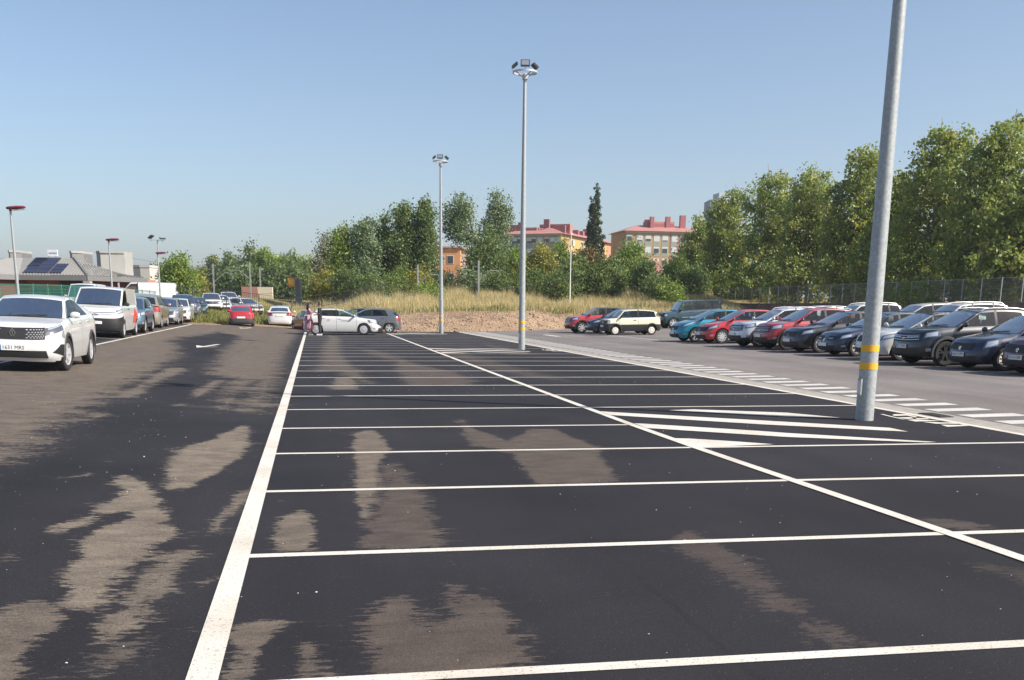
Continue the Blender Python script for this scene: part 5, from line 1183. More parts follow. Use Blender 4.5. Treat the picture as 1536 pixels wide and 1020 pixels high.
# ---- station building at the left
M_ZINC = mat('standing_seam_metal', (.31,.30,.28), .45, .2, noise=.08, nscale=.4); M_BRICKD = mat('dark_red_brick', (.17,.045,.04), .85, noise=.15, nscale=2); M_BRICKO = mat('orange_brick', (.46,.17,.08), .85, noise=.12, nscale=2)
M_PV = mat('solar_cell', (.035,.04,.075), .3, .1, coat=.15); M_GREYM = mat('grey_metal', (.20,.20,.20), .6, .3); M_CONCW = mat('pale_concrete', (.34,.335,.315), .85, noise=.1, nscale=1)
st = empty('station_building', (0,0,0)); tag(st, 'low brick station building with pale metal hip roof', 'station building')
dS = 88; ze = zat(126, 413, dS)
A_ = Vector((*atd(24, dS, ze), 0)); Bv = Vector((*atd(126, dS, ze), 0)); Cv = Vector((*atd(217, dS+7, ze), 0)); Lf = Vector((*atd(-60, dS-4, ze), 0))
n1 = Vector((_f.x, _f.y, 0)).normalized()
ri = 3.3; zrdg = zat(60, 387, dS+ri)
R0 = Vector((*atd(30, dS+ri, zrdg), 0)); R1 = Vector((*atd(106, dS+ri, zrdg), 0))
def rf(name, pts, m): mb = MB(); mb.poly(pts); return mb.build(name, m, st)
P3 = lambda v, z: (v.x, v.y, z)
rf('roof', [P3(A_, ze), P3(Bv, ze), P3(R1, zrdg), P3(R0, zrdg)], M_ZINC)
R2 = Vector((*atd(190, dS+13, zrdg-1.0), 0)); zE2 = zat(217, 417, dS+7)
rf('roof', [P3(Bv, ze), P3(Cv, zE2), P3(R2, zrdg-1.2), P3(R1, zrdg)], M_ZINC)
rf('roof', [P3(R0, zrdg), P3(R1, zrdg), P3(R2, zrdg-1.2), P3(R1+n1*6, ze), P3(R0+n1*6, ze)], M_ZINC)
L2_ = Vector((*atd(-60, dS+1, 6), 0)); rf('roof', [P3(Lf, ze), P3(A_, ze), P3(Vector((*atd(5, dS+1.2, zrdg), 0)), zat(5, 387, dS+1.2)), P3(L2_, zrdg)], M_ZINC)
rf('roof', [P3(A_, ze), P3(R0, zrdg), P3(Vector((*atd(5, dS+1.2, zrdg), 0)), zat(5, 387, dS+1.2))], M_ZINC)
def seam_lines(a, b, c, d, k, rad=.035):      # standing seams from eave a-b to ridge d-c
    for i in range(1, k):
        t = i/k; p, q = a.lerp(b, t), d.lerp(c, t); q = p.lerp(q, .94)-Vector((0,0,.03)); mb = MB(); mb.tube([p+Vector((0,0,.03)), q+Vector((0,0,.03))], rad, 4); mb.build('roof_seam', M_ZINC, st)
V3 = lambda v, z: Vector((v.x, v.y, z))
# seams run parallel up the slope
ev = (Bv-A_); kx = 22
for i in range(kx):
    t = (i+.5)/kx; p = V3(A_+ev*t, ze+.03); up_ = V3(R0-A_, zrdg-ze); s_ = R0+(R1-R0)*t
    lim = min(1, (1-t)*ev.length/((Bv-A_).length-(R1-A_-n1*ri).dot(ev.normalized()))) if t > .8 else 1
    q = p+Vector((n1.x*ri*lim, n1.y*ri*lim, (zrdg-ze)*lim)); mb = MB(); mb.tube([p, q], .035, 4); mb.build('roof_seam', M_ZINC, st)
seam_lines(V3(Bv, ze), V3(Cv, zE2), V3(R2, zrdg-1.2), V3(R1, zrdg), 18)
mb = MB(); mb.tube([V3(Bv, ze+.05), V3(R1, zrdg+.06)], .09, 5); mb.build('hip_ridge', M_GREYM, st)
for p, q, za, zb2 in ((Lf, A_, ze, ze), (A_, Bv, ze, ze), (Bv, Cv, ze, zE2)):
    uu = (q-p).normalized(); nn = Vector((uu.y, -uu.x, 0)); mb = MB(); mb.poly([P3(p+nn*.05, za-.02), P3(p+nn*.05, za-.42), P3(q+nn*.05, zb2-.42), P3(q+nn*.05, zb2-.02)]); mb.poly([P3(p+nn*.05, za-.42), P3(p-nn*1.2, za-.40), P3(q-nn*1.2, zb2-.40), P3(q+nn*.05, zb2-.42)]); mb.build('gutter_board', M_GREYM, st)
ins_ = 1.3
def wallseg(p, q, zt, m, off=ins_, nm='wall'):
    uu = (q-p).normalized(); nn = Vector((uu.y, -uu.x, 0)); a, b = p-nn*off, q-nn*off; mb = MB(); mb.prism([a.xy[:], b.xy[:], (b-nn*.3).xy[:], (a-nn*.3).xy[:]], 0, zt); return mb.build(nm, m, st), a, uu, nn
core = [Lf+n1*.9, A_+n1*.9, Bv+n1*.9-ev.normalized()*.7, Cv+n1*.6-(Cv-Bv).normalized()*.5, R2+n1*2, R1+n1*5, Lf+n1*8]
mb = MB(); mb.prism([p.xy[:] for p in core], -.5, ze-.06); mb.build('wall', M_BRICKD, st)
mid_ = A_.lerp(Bv, .52); wa, wu, wn = A_+n1*.9, ev.normalized(), Vector((ev.normalized().y, -ev.normalized().x, 0))
wall_quad(wa, wu, wn, .3, ev.length*.52, 0, ze-.3, .05, .1).build('brick_panel', mat('red_brick', (.27,.07,.055), .85, noise=.15, nscale=2), st)
wall_quad(wa, wu, wn, ev.length*.54, ev.length-.9, 0, ze-.5, .03, .1).build('porch_shade_panel', mat('porch_shade', (.035,.03,.03), .9), st)  # flat panel coloured near black for the shade inside the open porch
for k in range(3):
    w = wall_quad(wa, wu, wn, .6+k*1.5, 1.9+k*1.5, ze-2.2, ze-1.0, .09, .08).build('window', M_GREYM, st); wall_quad(wa, wu, wn, .66+k*1.5, 1.84+k*1.5, ze-2.14, ze-1.06, .12, .05).build('pane', M_WDARK, w)
for px in (139.0, ):
    p = Vector((*atd(px-11, dS, 3), 0)); mb = MB(); mb.box((p.x, p.y, ze/2-.3), (.55, .55, ze-.3), rz=-YAW); mb.build('column', M_CONCW, st)
p = Vector((*atd(174, dS+3, 3), 0)); mb = MB(); mb.tube([(p.x, p.y, 0), (p.x, p.y, ze-.5)], .09, 6); mb.build('downpipe', M_CONCW, st)
# orange wing
pa, pb = Vector((*atd(192, dS+6.5, 3), 0)), Vector((*atd(230, dS+9, 3), 0)); zt_ = zat(212, 419.5, dS+7); uu = (pb-pa).normalized(); nn = Vector((uu.y, -uu.x, 0)); mb = MB(); mb.prism([pa.xy[:], pb.xy[:], (pb-nn*5).xy[:], (pa-nn*5).xy[:]], 0, zt_); mb.build('orange_wing', M_BRICKO, st)
w = wall_quad(pa, uu, nn, .7, 3.2, zt_-1.5, zt_-.35, .04, .06).build('window', M_GREYM, st); wall_quad(pa, uu, nn, .8, 3.1, zt_-1.4, zt_-.45, .06, .04).build('pane', M_WDARK, w)
# roof boxes
for i, (p0, p1, yt, yb_, dd, m_, nm) in enumerate(((8, 27, 379, 392, dS+5, M_GREYM, 'roof_vent_box'), (100, 120, 380, 392, dS+5, M_GREYM, 'roof_vent_box'), (140, 182, 380, 408, dS+9, M_CONCW, 'roof_plant_box'))):
    a, b = Vector((*atd(p0, dd, 6), 0)), Vector((*atd(p1, dd, 6), 0)); z1_, z0_ = zat((p0+p1)/2, yt, dd), zat((p0+p1)/2, yb_+4, dd); uu = (b-a).normalized(); nn = Vector((uu.y, -uu.x, 0)); k = .45 if i < 2 else .26
    c_ = a.lerp(b, k); mb = MB(); mb.prism([a.xy[:], (c_+nn*.8).xy[:], b.xy[:], (b-nn*2).xy[:], (a-nn*2).xy[:]], z0_, z1_); mb.build(nm, m_, st)
    mb = MB(); mb.prism([(a+nn*.1).xy[:], (c_+nn*.95).xy[:], (b+nn*.1).xy[:], (b-nn*2.1).xy[:], (a-nn*2.1).xy[:]], z1_, z1_+.18); mb.build('box_cap', M_CONCW, st)
# white sign on the roof ridge
dd = dS+4; a, b = Vector((*atd(66.5, dd, 6), 0)), Vector((*atd(81, dd, 6), 0)); z1_, z0_ = zat(73, 374.5, dd), zat(73, 384, dd); sg = empty('roof_sign', (0,0,0)); tag(sg, 'small white sign board with blue lettering standing on the station roof ridge', 'sign')
uu = (b-a).normalized(); nn = Vector((uu.y, -uu.x, 0)); mb = MB(); mb.prism([a.xy[:], b.xy[:], (b-nn*.12).xy[:], (a-nn*.12).xy[:]], z0_, z1_); mb.build('board', mat('white_sign_board', (.72,.74,.78), .5), sg)
for f in (.15, .85): p = a.lerp(b, f); MB().tube([(p.x, p.y, z0_-.6), (p.x, p.y, z0_)], .04, 5).build('leg', M_GREYM, sg)
me = text_mesh('cercanias', .2, .004); o = link('sign_lettering', me, mat('navy_lettering', (.03,.05,.16), .5), sg); p = a.lerp(b, .56)+nn*.02
o.matrix_local = Matrix(((uu.x,0,nn.x,p.x),(uu.y,0,nn.y,p.y),(0,1,0,(z0_+z1_)/2),(0,0,0,1)))
# solar panels: five columns running up the slope, each panel its own piece
pvr = empty('solar_array', (0,0,0)); tag(pvr, 'dark solar panels laid in slanting columns on the station roof', 'solar panels')
sl = Vector((n1.x*ri, n1.y*ri, zrdg-ze)); eu = ev.normalized(); nrm_ = eu.cross(sl.normalized()); fw_ = ev.length/102.
for ci, (pxl, r0, r1) in enumerate(((28.5, .72, .98), (26.0, .42, .98), (28.2, .08, .98), (47.5, .08, .98), (67.5, .08, .62))):
    cwid = 18*fw_; rows = int(round((r1-r0)*5.0)) or 1
    for k in range(rows):
        f0 = r0+(r1-r0)*k/rows; f1 = r0+(r1-r0)*(k+1)/rows-.012; base = A_+eu*((pxl-24+ (0 if ci != 1 else 0))*fw_)
        mb = MB(); c4 = []
        for (w_, f_) in ((0, f0), (cwid, f0), (cwid, f1), (0, f1)): c4.append(V3(base, ze)+eu*w_+sl*f_+nrm_*.10)
        c5 = [q-nrm_*.05 for q in c4]; mb.quad(*c4); mb.quad(c4[0], c5[0], c5[1], c4[1]); mb.quad(c4[1], c5[1], c5[2], c4[2]); mb.quad(c4[3], c4[2], c5[2], c5[3]); mb.build('solar_panel', M_PV, pvr)
# white warehouse far away, station outbuildings
simple_house('white warehouse with long pale roof far beyond the railway', 'warehouse', 276, 352, 245, -1, 409, mat('brown_earth_wall', (.22,.18,.13), .9), mat('white_roof', (.6,.6,.58), .6), 2.0, depth=14)
simple_house('small white hut with vertical slits right of the station roof', 'white_hut', 205, 219, 112, 0, 401, M_WHITEW, M_WHITEW, 0, depth=3, eave=.05)
simple_house('grey flat box building behind the station roof edge', 'grey_hut', 184, 206, 116, 0, 401, M_GREYM, M_GREYM, 0, depth=3, eave=.05)
def slab(name, label, cat, px0, px1, d, yt, z0, m, thick=.3):
    a, b = Vector((*atd(px0, d, 1), 0)), Vector((*atd(px1, d, 1), 0)); uu = (b-a).normalized(); nn = Vector((uu.y, -uu.x, 0)); mb = MB(); mb.prism([a.xy[:], b.xy[:], (b-nn*thick).xy[:], (a-nn*thick).xy[:]], z0, zat((px0+px1)/2, yt, d)); return mb.build(name, m), a, uu, nn
o, *_ = slab('freight_box', 0, 0, 360, 384, 125, 430, 1.5, mat('faded_red_panel', (.38,.19,.15), .8), 2); tag(o, 'long faded red box at trackside below the wood', 'container')
o, *_ = slab('low_white_wall', 0, 0, 385, 406, 124, 430.5, 1.5, M_CREAMW, .4); tag(o, 'short cream wall at trackside right of the faded red box', 'wall')
sb = empty('track_sign', (0,0,0)); tag(sb, 'square orange and yellow trackside sign', 'sign'); a, b = Vector((*atd(428.5, 118, 3), 0)), Vector((*atd(438.5, 118, 3), 0)); uu = (b-a).normalized(); nn = Vector((uu.y, -uu.x, 0)); z1_, z0_ = zat(433, 417, 118), zat(433, 430, 118)
mb = MB(); mb.prism([a.xy[:], b.xy[:], (b-nn*.1).xy[:], (a-nn*.1).xy[:]], z0_, z1_); mb.build('board', mat('orange_sign', (.72,.26,.04), .5), sb); wall_quad(a, uu, nn, .12, (b-a).length-.1, z0_+.2, z1_-.22, .03, .02).build('yellow_field', mat('yellow_sign', (.75,.45,.08), .5), sb)
p = a.lerp(b, .5)-nn*.05; MB().tube([(p.x, p.y, .5), (p.x, p.y, z0_)], .06, 6).build('post', M_GREYM, sb)
o, *_ = slab('equipment_cabinet', 0, 0, 440.5, 447.5, 119, 419, 1.0, mat('slate_cabinet', (.16,.18,.2), .6), 1); tag(o, 'slate grey equipment cabinet beside the orange sign', 'cabinet')

# ================================================================== FENCES, MASTS, LAMPS
M_GFEN = mat('green_fence_paint', (.03,.17,.12), .5); M_DFEN = mat('dark_fence_paint', (.03,.03,.028), .6); M_GALV = mat('galvanised_wire', (.30,.31,.31), .5, .3); M_GALVP = mat('galvanised_steel', (.37,.395,.40), .5, .25, noise=.22, nscale=22)
def mesh_fence(name, label, pts, h, post_every, wire_m, post_m, step, wr, zf=None, group=None, base=0, cat='fence', horiz=(.0, .5, 1.0), hstep=None):
    root = empty(name, (0,0,0)); tag(root, label, cat, group); wires = MB()
    P = [Vector(p) for p in pts]; tot = 0
    for a, b in zip(P[:-1], P[1:]):
        L_ = (b-a).length; k = max(1, round(L_/post_every)); u_ = (b-a)/L_
        for i in range(k+1):
            p = a+u_*L_*i/k; z = zf(p.x, p.y)+base; MB().tube([(p.x, p.y, z-.1-base*0), (p.x, p.y, z+h+.06)], .035, 6).build('post', post_m, root)
        nn = int(L_/step)
        for i in range(nn):
            p = a+u_*(i+.5)*step; z = zf(p.x, p.y)+base; q = u_*wr
            wires.quad((p.x-q.x, p.y-q.y, z+.05), (p.x+q.x, p.y+q.y, z+.05), (p.x+q.x, p.y+q.y, z+h), (p.x-q.x, p.y-q.y, z+h)); 
        hs = [z_*h for z_ in horiz] if not hstep else list(np.arange(.05, h, hstep))+[h]
        kk = max(2, int(L_/4))
        for zz in hs:
            r_ = .018 if (not hstep or zz in (h,)) else wr
            for i in range(kk):
                p, q = a+u_*L_*i/kk, a+u_*L_*(i+1)/kk; z0_, z1_ = zf(p.x, p.y)+base+zz, zf(q.x, q.y)+base+zz
                wires.quad((p.x, p.y, z0_-r_), (q.x, q.y, z1_-r_), (q.x, q.y, z1_+r_), (p.x, p.y, z0_+r_))
    o = wires.build('mesh_panel', wire_m, root); o['kind'] = 'stuff'; return root
tf = lambda x, y: float(terr(np.array([x]), np.array([y]))[0])
mesh_fence('green_mesh_fence', 'green wire mesh fence between the station yard and the left line of vehicles', [(-15.2, 40), (-16.6, 58), (-13.3, 96)], 1.9, 2.6, M_GFEN, M_GFEN, .055, .009, zf=lambda x, y: zs(max(x,-14), y)-.15, hstep=.2)
mesh_fence('bar_fence', 'dark metal bar fence along the railway behind the far cars', [(-13.2, 96.5), (-2, 98), (9, 101)], 2.0, 2.9, M_DFEN, M_DFEN, .16, .013, zf=lambda x, y: tf(x, y)-.02)
XW = 40.0
wl = empty('boundary_wall', (0,0,0)); tag(wl, 'low brown boundary wall below the right hand mesh fence', 'wall')
for k in range(24):
    y0 = 22+k*4; MB().box((XW+.12, y0+2, 1.42), (.24, 3.98, 1.5)).build('panel', mat('brown_wall', (.24,.16,.125), .9, noise=.45, nscale=1.2), wl); MB().box((XW+.12, y0+2, 2.20), (.34, 3.98, .06)).build('coping', M_CORN if False else mat('wall_coping', (.22,.17,.14), .9), wl)
mesh_fence('tall_mesh_fence', 'galvanised mesh fence on top of the brown wall, in front of the plane trees', [(XW+.12, 24), (XW+.12, 118)], 1.4, 1.9, M_GALV, mat('pale_post', (.40,.40,.39), .5, .2), .075, .0045, zf=lambda x, y: 2.22, hstep=.15)
# lamp masts of the lot
def tapered(mb, x, y, z0, z1, r0, r1, n=20): mb.tube([(x, y, z0), (x, y, z0+(z1-z0)*.5), (x, y, z1)], [r0, (r0+r1)/2, r1], n)
M_YBAND = mat('yellow_band', (.80,.42,.02), .5); M_FLOOD = mat('floodlight_housing', (.03,.032,.036), .5); M_FGL = mat('floodlight_glass', (.22,.24,.27), .15, coat=.5)
def flood(root, x, y, z, az, tilt=.9, sc=1.0):
    Mx = Matrix.Rotation(az, 3, 'Z') @ Matrix.Rotation(-tilt, 3, 'Y'); o_ = Vector((x, y, z))
    mb = MB(); mb.box((x, y, z), (.10*sc, .50*sc, .36*sc), M=Mx); f = mb.build('floodlight', M_FLOOD, root)
    p = Mx @ Vector((.055*sc, 0, 0)); mb = MB(); mb.box((x+p.x, y+p.y, z+p.z), (.012, .40*sc, .27*sc), M=Mx); mb.build('lens', M_FGL, f)
    mb = MB(); q = Mx @ Vector((-.02, 0, -.24*sc)); mb.tube([(x+q.x, y+q.y, z+q.z), (x-.10*math.cos(az), y-.10*math.sin(az), z-.34*sc)], .025, 5); mb.build('bracket', M_GALVP, f)
def mast(x, y, label, r0=.135, H_=10.0, bands=True, floods=((-1.75, .35),(2.95, .85),(.1, .9)), ring=True):
    root = empty('lamp_mast', (x, y, 0)); tag(root, label, 'lamp mast', 'tall lamp masts of the parking lot')
    p = MB(); tapered(p, 0, 0, -.1, H_, r0, .06, 28); po = p.build('pole', M_GALVP, root, smooth=60)
    r_at = lambda z: r0+(.06-r0)*z/H_
    for zc in (.81, 1.07) if bands else ():
        b = MB(); b.lathe([(r_at(zc-.05)+.003, zc-.05), (r_at(zc+.05)+.003, zc+.05)], 28); b.build('yellow_band', M_YBAND, root, smooth=60)
    d_ = MB(); d_.box((-r0*.98, -.03, .50), (.03, .10, .24)); d_.build('service_door', M_GALVP, root); d_ = MB(); d_.box((-r0*.99-.012, -.03, .50), (.012, .075, .20)); d_.build('door_panel', mat('pale_door', (.6,.62,.62), .5), root)
    if ring:
        g = MB(); rr = .44; zz = H_+.12; g.lathe([(rr-.025, zz-.03), (rr+.025, zz-.03), (rr+.025, zz+.03), (rr-.025, zz+.03), (rr-.025, zz-.03)], 24)
        for k in range(4): a_ = k*math.pi/2+.4; g.tube([(0, 0, zz-.16), (rr*math.cos(a_), rr*math.sin(a_), zz)], .025, 5)
        g.lathe([(.10, zz-.25), (.12, zz-.08), (.03, zz-.02)], 12); g.build('head_ring', mat('bright_galvanised', (.48,.50,.52), .4, .3), root, smooth=40)
        for az, tl in floods: flood(root, (rr-.06)*math.cos(az), (rr-.06)*math.sin(az), zz+.24, az, tl, .68)
    return root
mast(8.12, 14.37, 'nearest tall galvanised lamp mast at the right with two yellow bands', .135, 10)
mast(7.97, 40.4, 'middle tall lamp mast with two yellow bands and a ring of floodlights', .135, 10)
mast(7.76, 65.2, 'far tall lamp mast in front of the dirt heap', .135, 10)
X_, Y_ = atd(237, 127, 3); mf = mast(X_, Y_, 'slim distant mast with two floodlights above the station yard', .10, zat(225, 356, 127)-.3, False, ring=False)
mf.rotation_euler = (0, 0, 0); hz = zat(225, 356, 127)-.3; MB().tube([(-.8, 0, hz), (.8, 0, hz)], .03, 5).build('crossbar', M_GALVP, mf)
flood(mf, -.7, 0, hz+.35, math.pi-.3, .9, 1.5); flood(mf, .6, -.1, hz+.2, -1.2, 1.3, 1.3)
# street lamps with red heads
M_REDH = mat('wine_red_lamp_head', (.17,.025,.05), .45)
def street_lamp(px, pyt, d, label):
    zt = zat(px, pyt, d); X_, Y_ = atd(px, d, zt); z0 = .3; root = empty('street_lamp', (X_, Y_, z0)); tag(root, label, 'street lamp', 'street lamps with wine red heads')
    h = zt-z0; p = MB(); tapered(p, 0, 0, -.1, h-.10, .085, .045, 12); p.build('pole', M_GALVP, root, smooth=60)
    hd = MB(); n_ = 8
    prof = [(-.18, .05, .05), (-.12, .10, .08), (.28, .13, .10), (.62, .10, .08), (.70, .03, .03)]; G = []
    for (x_, w_, t_) in prof: G.append([(x_, w_*math.cos(a_), .02+t_*math.sin(a_)*.8) for a_ in np.linspace(0, 2*math.pi, 9)])
    hd.grid(G); ho = hd.build('lamp_head', M_REDH, root, smooth=60); ho.location = (0, 0, h-.04); ho.rotation_euler = (0, -.05, -.25)
    MB().lathe([(.06, h-.16), (.065, h-.02)], 10).build('collar', M_REDH, root)
    gl = MB(); gl.box((.40, 0, -.085), (.6, .22, .02)); go = gl.build('lamp_glass', M_FGL, root); go.location = (0, 0, h-.04); go.rotation_euler = (0, -.05, -.25)
street_lamp(10, 311, 48, 'near street lamp with red head at the left edge, behind the white coupe utility')
street_lamp(158, 359, 70, 'street lamp with red head behind the white panel van')
street_lamp(232, 379, 88, 'smallest street lamp with red head near the bright round tree')
# railway masts and wires
M_RAIL = mat('weathered_mast', (.26,.27,.26), .7, .2)
def cat_mast(px, yt, ybt, d, label, arm=1, name='railway_mast'):
    zt = zat(px, yt, d); X_, Y_ = atd(px, d, (zt+1)/2); root = empty(name, (X_, Y_, 0)); tag(root, label, 'railway mast', 'railway masts beyond the fence')
    MB().box((0, 0, zt/2), (.16, .16, zt)).build('mast_post', M_RAIL, root)
    if arm:
        z_ = zt-1.2; p = MB(); p.tube([(0,0,z_-.6), (arm*1.1,-.1,z_+.35)], .035, 5).tube([(arm*1.1,-.1,z_+.35), (arm*1.9,-.1,z_+.3)], .03, 5); p.build('arm', M_GALV, root)
        MB().tube([(arm*1.9,-.1,z_+.3), (arm*2.0,-.1,z_-.1), (arm*1.7,-.1,z_-.45)], .025, 5).build('registration_arm', M_GALV, root)
    return root
cat_mast(317, 396, 437, 108, 'railway mast with an angled bracket in front of the far warehouse')
cat_mast(372, 393, 437, 112, 'railway mast with bracket reaching left in front of the wood', -1); cat_mast(387, 402, 432, 128, 'thin railway mast right of the bracketed one before the wood', 0)
cat_mast(623, 397, 436, 100, 'pale railway mast left of the far lamp mast'); cat_mast(714, 391, 430, 100, 'pale railway mast with curled bracket between the far and middle lamp masts')
X_, Y_ = atd(851, 98, 3); wm = empty('white_pole', (X_, Y_, 0)); tag(wm, 'thin tall white pole rising out of the dry grass', 'pole'); tapered(mb := MB(), 0, 0, 1, zat(851, 352, 98), .07, .04, 8); mb.build('pole_shaft', mat('white_pole_paint', (.72,.72,.70), .5), wm); MB().lathe([(.09, zat(851,352,98)), (.09, zat(851,352,98)+.12), (0, zat(851,352,98)+.16)], 8).build('pole_cap', MATS['white_pole_paint'], wm)
for i, (pa_, pb_, ya_, yb_, dd) in enumerate(((180, 640, 385, 404, 112), (300, 720, 400, 405, 108), (560, 870, 415, 416, 104), (300, 470, 422, 424, 112))):
    a, b = Vector((*atd(pa_, dd, 5), zat(pa_, ya_, dd))), Vector((*atd(pb_, dd-6, 5), zat(pb_, yb_, dd-6))); pts = [a.lerp(b, t)-Vector((0,0,1.2*math.sin(math.pi*t))) for t in np.linspace(0, 1, 12)]
    o = MB().tube(pts, .018, 4).build('overhead_wire', mat('copper_wire', (.10,.10,.10), .6)); tag(o, ['upper railway wire sagging across from the station to the far mast','railway contact wire in front of the wood','railway wire passing in front of the middle grove','lower railway wire in front of the wood'][i], 'wire', 'railway overhead wires')
# vehicles in the station yard behind the green fence
GY = 'vehicles in the station yard behind the green fence'
for kind, m, px, d, hd, lab in (('tall_van', WHITE, 214, 92, LEFT_+.2, 'long white minibus behind the green fence right of the station wall'), ('tall_van', WHITE, 128, 74, DOWN, 'high white van roof showing above the white panel van'),
        ('tall_van', WHITE, 98, 84, .1, 'white van in the yard under the station eaves'), ('compact', paint('yard_teal_paint', (.03,.15,.17)), 55, 62, .15, 'teal small car seen through the green fence'), ('hatch', NAVY, 8, 60, 0.1, 'dark car seen through the green fence at the left edge'),
        ('old_boxy', RED, 80, 57, .1, 'red small car behind the green fence above the coupe utility')):
    X_, Y_ = atd(px, d, 1.5); make_car(kind, m, (X_, Y_), hd, lab, GY, on_earth=True, cat='van' if 'van' in kind else 'car', rails=False, **({'H': 2.1 if px == 98 else 2.15} if px in (98, 214, 128) else {}))

# ================================================================== PEOPLE
def skin_body(name, joints, edges, m, parent, sub=2):
    me = bpy.data.meshes.new(name); me.from_pydata([j[:3] for j in joints], edges, []); me.update(); o = link(name, me, m, parent)
    md = o.modifiers.new('skin', 'SKIN'); md.use_smooth_shade = True
    for i, j in enumerate(joints):
        sv_ = me.skin_vertices[0].data[i]; r_ = j[3]; sv_.radius = r_ if hasattr(r_, '__len__') else (r_, r_)
        sv_.use_root = (i == 0)
    s2 = o.modifiers.new('sub', 'SUBSURF'); s2.levels = s2.render_levels = sub
    return o
M_SKIN = mat('skin', (.42,.24,.17), .6); M_SKIN2 = mat('tanned_skin', (.30,.16,.11), .6); M_HAIR = mat('dark_hair', (.018,.012,.01), .5); M_BLK = mat('black_cloth', (.018,.018,.02), .85); M_WSH = mat('white_shoe', (.7,.7,.7), .6)
m = bpy.data.materials.new('patterned_cloth'); m.use_nodes = True; b = m.node_tree.nodes['Principled BSDF']; b.inputs['Roughness'].default_value = .85; tc = N(m,'ShaderNodeTexCoord'); v = N(m,'ShaderNodeTexVoronoi'); v.inputs['Scale'].default_value = 13; m.node_tree.links.new(tc.outputs['Object'], v.inputs['Vector'])
r_ = N(m,'ShaderNodeValToRGB'); r_.color_ramp.interpolation = 'CONSTANT'; els = r_.color_ramp.elements; els[0].color = (.10,.03,.05,1); els[1].position = .33; els[1].color = (.42,.20,.25,1); e = els.new(.55); e.color = (.62,.36,.42,1); e = els.new(.72); e.color = (.22,.06,.09,1)
m.node_tree.links.new(v.outputs['Distance'], r_.inputs[0]); m.node_tree.links.new(r_.outputs[0], b.inputs['Base Color']); M_PAT = m; M_PINKC = mat('pink_cloth', (.58,.36,.40), .85)
def head(parent, x, y, z, face, hair_long, skin):
    hd = MB(); pr = []
    for i in range(9):
        a_ = -math.pi/2+math.pi*i/8; pr.append((.078*math.cos(a_)*(1 if a_ > 0 else .9), .118*math.sin(a_)))
    hd.lathe(pr, 14); o = hd.build('head', skin, parent, smooth=180); o.location = (x, y, z); o.scale = (1.12, .95, 1); o.rotation_euler = (0, .12, face)
    f = MB(); f.box((.092, 0, -.012), (.03, .022, .045)); f.build('nose', skin, o)
    for sd in (1, -1): MB().box((.078, .03*sd, .015), (.012, .022, .01)).build('eye', M_HAIR, o); MB().lathe([(0,-.006),(.022,0),(0,.006)], 8, 'y', (0, .078*sd, -.01)).build('ear', skin, o)
    MB().box((.082, 0, -.055), (.012, .04, .008)).build('mouth', M_SKIN2, o)
    h = MB(); pr = []
    for i in range(7): a_ = math.pi/2*i/6*1.0; pr.append((.082*math.cos(a_-.1), .125*math.sin(a_-.1)))
    h.lathe(pr, 14, 'z', (-.014, 0, .012)); 
    if hair_long: h.lathe([(.05, -.26), (.085, -.16), (.088, -.03), (.08, .04)], 12, 'z', (-.04, 0, 0))
    h.build('hair', M_HAIR, o, smooth=180)
def hand(parent, p, dr, skin):
    d_ = Vector(dr).normalized(); p = Vector(p); s_ = d_.cross(Vector((0,0,1))).normalized(); up_ = s_.cross(d_)
    mb = MB(); mb.tube([p-d_*.01, p+d_*.05, p+d_*.085], [.022, .034, .030], 8); mb.build('palm', skin, parent, smooth=180)
    for k, ln in enumerate((.062, .072, .067, .052)):
        st_ = p+d_*.08+s_*(.024-.016*k); mb = MB(); mb.tube([st_, st_+d_*ln*.5-up_*.004, st_+d_*ln*.85-up_*.02], [.0085, .008, .006], 6); mb.build('finger', skin, parent, smooth=180)
    st_ = p+d_*.025+s_*.03; MB().tube([st_, st_+s_*.028+d_*.025, st_+s_*.032+d_*.055-up_*.008], [.011, .010, .007], 6).build('thumb', skin, parent, smooth=180)
# woman in a long patterned dress, arms half raised holding a phone
X_, Y_ = atd(459.5, 58.5); wo = empty('person', (X_, Y_, 0), 0.15); tag(wo, 'person in a long pink and wine patterned dress with dark hair, arms raised', 'person')
skin_body('dress', [(0,0,1.02,(.15,.13)),(0,0,1.20,(.13,.11)),(0,0,1.36,(.15,.10)),(0,0,1.45,(.06,.055)),(0,.17,1.37,.062),(0,-.17,1.37,.062),(.10,.22,1.17,.05),(.10,-.22,1.17,.05),(0,0,.85,(.21,.20)),(0,0,.55,(.26,.24)),(0,0,.24,(.30,.27))],
          [(0,1),(1,2),(2,3),(2,4),(2,5),(4,6),(5,7),(0,8),(8,9),(9,10)], M_PAT, wo)
skin_body('body', [(0,0,1.05,.06),(0,0,1.44,.05),(0,0,1.52,.042),(.10,.22,1.16,.036),(.30,.14,1.30,.027),(.10,-.22,1.16,.036),(.30,-.12,1.32,.027),(0,.09,.5,.06),(.01,.09,.10,.036),(.10,.09,.035,.03),(0,-.09,.5,.06),(.01,-.09,.10,.036),(.10,-.09,.035,.03),(0,.16,1.36,.04),(0,-.16,1.36,.04)],
          [(0,1),(1,2),(1,13),(13,3),(3,4),(1,14),(14,5),(5,6),(0,7),(7,8),(8,9),(0,10),(10,11),(11,12)], M_SKIN, wo)
head(wo, .01, 0, 1.60, 0.1, True, M_SKIN); hand(wo, (.30,.14,1.30), (.8,-.3,.5), M_SKIN); hand(wo, (.30,-.12,1.32), (.8,.3,.5), M_SKIN)
sh = MB(); 
for sd in (1, -1): q = MB(); q.box((.05, .09*sd, .03), (.23, .08, .06)); q.build('shoe', M_WSH, wo)
bag = MB(); bag.box((-.02, -.235, .98), (.22, .09, .26)); o = bag.build('shoulder_bag', M_PINKC, wo)
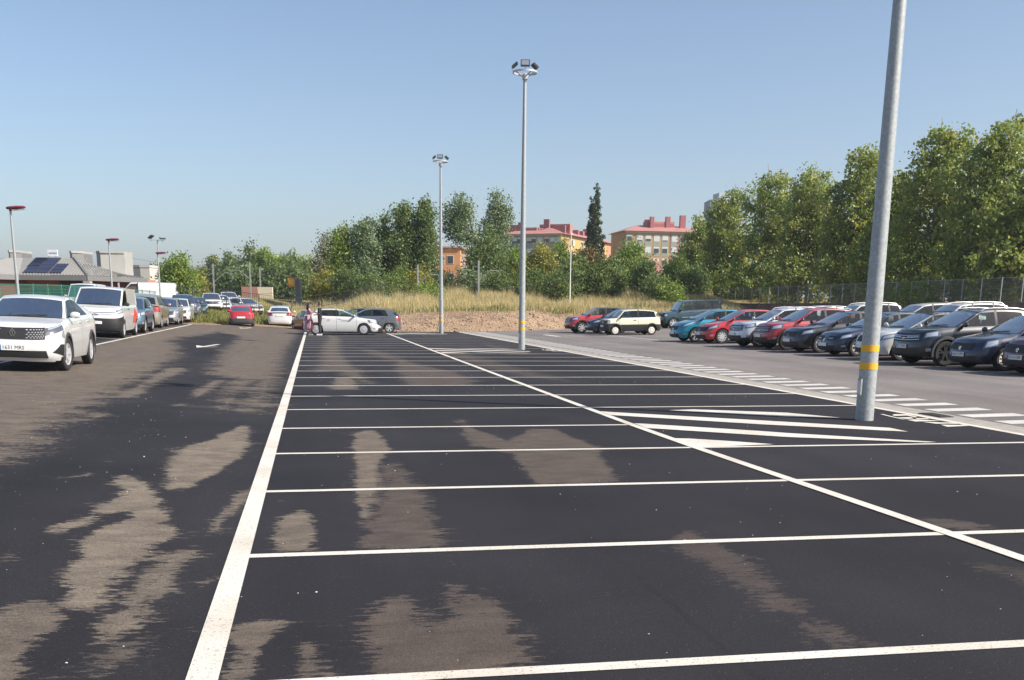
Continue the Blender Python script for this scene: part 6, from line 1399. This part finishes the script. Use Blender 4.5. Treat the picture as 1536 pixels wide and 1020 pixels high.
# man in black
X_, Y_ = atd(475.5, 58.3); ma = empty('person', (X_, Y_, 0), math.pi-.2); tag(ma, 'person in black top and trousers with white shoes facing the one in the dress', 'person')
skin_body('clothes', [(0,0,.98,(.145,.12)),(0,0,1.15,(.14,.11)),(0,0,1.38,(.175,.12)),(0,0,1.50,(.075,.07)),(0,.20,1.44,.07),(0,-.20,1.44,.07),(-.03,.25,1.18,.055),(.02,-.25,1.18,.055),
                      (0,.095,.90,.10),(.02,.11,.52,.075),(-.01,.12,.12,.06),(0,-.095,.90,.10),(.03,-.11,.52,.075),(0,-.12,.12,.06)],
          [(0,1),(1,2),(2,3),(2,4),(2,5),(4,6),(5,7),(0,8),(8,9),(9,10),(0,11),(11,12),(12,13)], M_BLK, ma)
skin_body('body', [(0,0,1.2,.06),(0,0,1.48,.06),(0,0,1.57,.052),(0,.19,1.42,.045),(-.03,.25,1.18,.04),(.20,.22,1.10,.030),(0,-.19,1.42,.045),(.02,-.25,1.18,.04),(.24,-.16,1.22,.030)], [(0,1),(1,2),(1,3),(3,4),(4,5),(1,6),(6,7),(7,8)], M_SKIN2, ma)
head(ma, .01, 0, 1.66, .1, False, M_SKIN2); hand(ma, (.20,.22,1.10), (1,-.3,.1), M_SKIN2); hand(ma, (.24,-.16,1.22), (1,.3,.4), M_SKIN2)
for sd in (1, -1): q = MB(); q.box((.05, .12*sd, .045), (.25, .085, .08)); q.build('shoe', M_WSH, ma)

# ================================================================== AIR
hz_ = MB(); hz_.box((0, 2010, 44), (8200, 4300, 98)); hm = bpy.data.materials.new('air'); hm.use_nodes = True; n_ = hm.node_tree.nodes; n_.remove(n_['Principled BSDF'])
pv = n_.new('ShaderNodeVolumePrincipled'); pv.inputs['Density'].default_value = .0003; pv.inputs['Color'].default_value = (.86,.91,1,1); pv.inputs['Anisotropy'].default_value = .3; hm.node_tree.links.new(pv.outputs[0], n_['Material Output'].inputs['Volume'])
tag(hz_.build('haze', hm), 'thin summer haze', kind='stuff')
